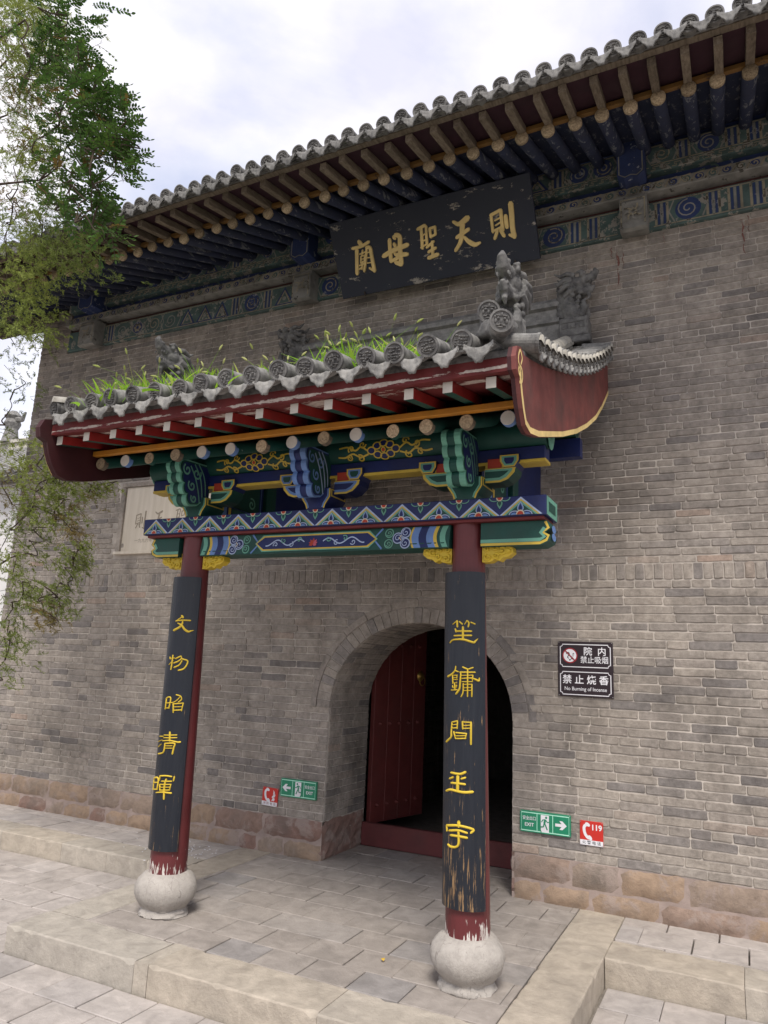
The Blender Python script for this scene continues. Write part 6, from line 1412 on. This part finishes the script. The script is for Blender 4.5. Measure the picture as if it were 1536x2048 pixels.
# pagoda tree: pinnate leaves
GT = np.array((-3.9, -3.2, ZG)); pag = empty('pagoda_tree', GT); tag(pag, 'leafy pagoda tree with dark pinnate leaves reaching over the eave', 'tree')
tw = MB(); tm = MB(); tp = curve([GT-np.array((0, 0, .1)), (-3.9, -3.18, 1.4), (-3.82, -3.15, 3.2), (-3.7, -3.1, 5.2), (-3.55, -3.05, 7.0)], 4); tm.tube(tp, np.linspace(.17, .06, len(tp)), 12)
V, F, T = [], [], []
def pinnate(p, d, L, n, t):
    d = d/np.linalg.norm(d); s = np.cross(d, (NR.normal(0, .3), NR.normal(0, .3), 1.0)); s /= np.linalg.norm(s)+1e-9; nn = np.cross(s, d); rach = []
    for i in range(n+1):
        q = (i+.6)/(n+.6); rach.append(p+d*L*q+np.array((0, 0, -.30*L*q*q)))
    for i, c in enumerate(rach):
        for sg in ((-1, 1) if i < n else (0,)):
            e = (s*sg*.85+d*.5+nn*NR.uniform(-.25, .25)+np.array((0, 0, -.15))) if sg else d; e = e/np.linalg.norm(e); l = NR.uniform(.028, .042)*(1-.25*abs(i/n-.5)); w_ = np.cross(e, nn+NR.normal(0, .25, 3)); w_ = w_/np.linalg.norm(w_)*l*.27; o = len(V)
            V.extend((c, c+e*l*.3+w_*.9, c+e*l*.65+w_*.8, c+e*l, c+e*l*.65-w_*.8, c+e*l*.3-w_*.9)); F.append((o, o+1, o+2, o+3, o+4, o+5)); T.append(min(.97, max(0.0, t+NR.uniform(-.2, .2))) if t < .95 else .99)
    tw.tube([p]+rach[::2]+[rach[-1]], [.0016]*(len(rach[::2])+2), 4)
PC = [(120, 20, .2, 12), (100, 70, .18, 12), (140, 95, .15, 12), (125, 135, .16, 13), (165, 120, .13, 10), (180, 85, .08, 4), (150, 165, .16, 14), (185, 155, .12, 11), (205, 180, .10, 9), (175, 205, .16, 16), (150, 225, .16, 15), (215, 220, .14, 14), (245, 205, .10, 9), (270, 210, .07, 5), (283, 225, .04, 3),
      (190, 250, .15, 15), (235, 250, .13, 13), (165, 270, .15, 14), (215, 285, .14, 14), (255, 275, .11, 11), (272, 270, .06, 6), (280, 300, .05, 5), (260, 315, .10, 10), (225, 315, .09, 8), (185, 300, .13, 11), (140, 290, .13, 9), (120, 250, .12, 8), (105, 180, .12, 9), (90, 130, .12, 8), (125, 330, .12, 9),
      (275, 330, .04, 3), (262, 342, .04, 3), (150, 360, .10, 8), (130, 390, .12, 10), (165, 395, .10, 9), (190, 385, .08, 7), (205, 370, .06, 5), (180, 425, .10, 9), (215, 415, .08, 8), (235, 440, .06, 6), (225, 465, .06, 6), (250, 470, .05, 4), (195, 455, .08, 7), (160, 445, .09, 7), (110, 420, .10, 6), (50, 40, .2, 10), (60, 110, .18, 8), (140, 30, .12, 7), (80, 360, .1, 6)]
nodes = []
for (x, y, r, n) in sorted(PC):
    x = x if x < 110 else 110+(x-110)*.80
    c = px2p(x, y, -2.75+NR.uniform(-.25, .25)); a = np.array((-3.75+NR.uniform(-.1, .2), -3.1, max(3.0, c[2]-.5-NR.uniform(0, .5)))); out_ = c-a; out_ /= np.linalg.norm(out_)
    best = min(nodes, key=lambda q: np.linalg.norm(q-c)) if nodes else None
    if best is None or np.linalg.norm(best-c) > .6: limb(tm, a, c, .026, .006, .1)
    else: limb(tm, best, c, .007, .003, .02, 5)
    nodes.append(c)
    for _ in range(int(n*1.55)):
        p = c+NR.normal(0, 1, 3)*np.array((r*.55, r*.9, r*.55)); d = out_*.7+np.array((NR.normal(0, .55), NR.normal(0, .55), NR.normal(-.1, .4))); pinnate(p, d, NR.uniform(.11, .18), 6, NR.choice((.15, .35, .55, .75, .99), p=(.3, .3, .22, .13, .05)))
for (x, y) in ((205, 85), (205, 150), (265, 190), (270, 215), (285, 285), (282, 315), (275, 340), (255, 355)):   # bare seed stalks at the edge
    c = px2p(x, y, -2.7); b = px2p(x-26, y+12, -2.7); tw.tube([b, (b+c)/2, c], [.0016, .0012, .0008], 4)
    for k in range(5): q = b+(c-b)*(.35+.13*k); tw.tube([q, q+np.array((NR.uniform(-.02, .03), NR.uniform(-.02, .02), NR.uniform(-.02, .05)))], .0007, 3)
tm.build('trunk', 'bark', pag).location = -GT; tw.build('twigs', 'bark', pag, kind='stuff').location = -GT; finish('crown', V, F, T, 'pagoda_leaf', pag).location = -GT

# ------------------------------------------------------------------ far hall beyond the corner of the wall
HY = 10.0; rz = 8.15
hall = empty('side_hall', (-19, HY, ZG)); tag(hall, 'distant hall with grey tiled roof beyond the wall corner', 'building')
def hb(name, mat, fn):
    mb = MB(); fn(mb); o = mb.build(name, mat, hall); o.location = -hall.location; return o
hb('wall', 'white_wall', lambda m: m.box(-27, -16.2, HY-1.6, HY+3, ZG, 6.6))
hb('roof', 'grey_tile', lambda m: m.prism([(HY-2.3, 6.5), (HY-.2, rz-.15), (HY+.2, rz-.15), (HY+3.6, 6.4)], -27.6, -15.6, 'x'))
hb('ridge', 'pale_tile', lambda m: (m.box(-27.6, -15.6, HY-.2, HY+.2, rz-.2, rz+.25), m.box(-27.6, -15.6, HY-.26, HY+.26, rz+.25, rz+.36)))
def orn(m):
    x = -19.55; m.lathe([(.30, rz+.3), (.24, rz+.6), (.20, rz+.8), (.28, rz+1.0), (.22, rz+1.15), (.30, rz+1.25), (.10, rz+1.45)], (x, HY-.1, 0), 10); m.tube([(x+.1, HY-.1, rz+1.15), (x+.45, HY-.1, rz+1.1), (x+.6, HY-.1, rz+1.35)], [.12, .09, .03], 6); m.tube([(x-.1, HY-.1, rz+1.2), (x-.35, HY-.1, rz+1.45)], [.12, .03], 6)
hb('ridge_ornament', 'grey_tile', orn)
for k_ in range(40):
    x = -15.7-.3*k_
    mb = MB(); mb.tube([(x, HY-2.4, 6.58), (x, HY-.2, rz-.02)], .09, 6); o = mb.build('cover_tile_row', 'grey_tile', hall); o.location = -hall.location
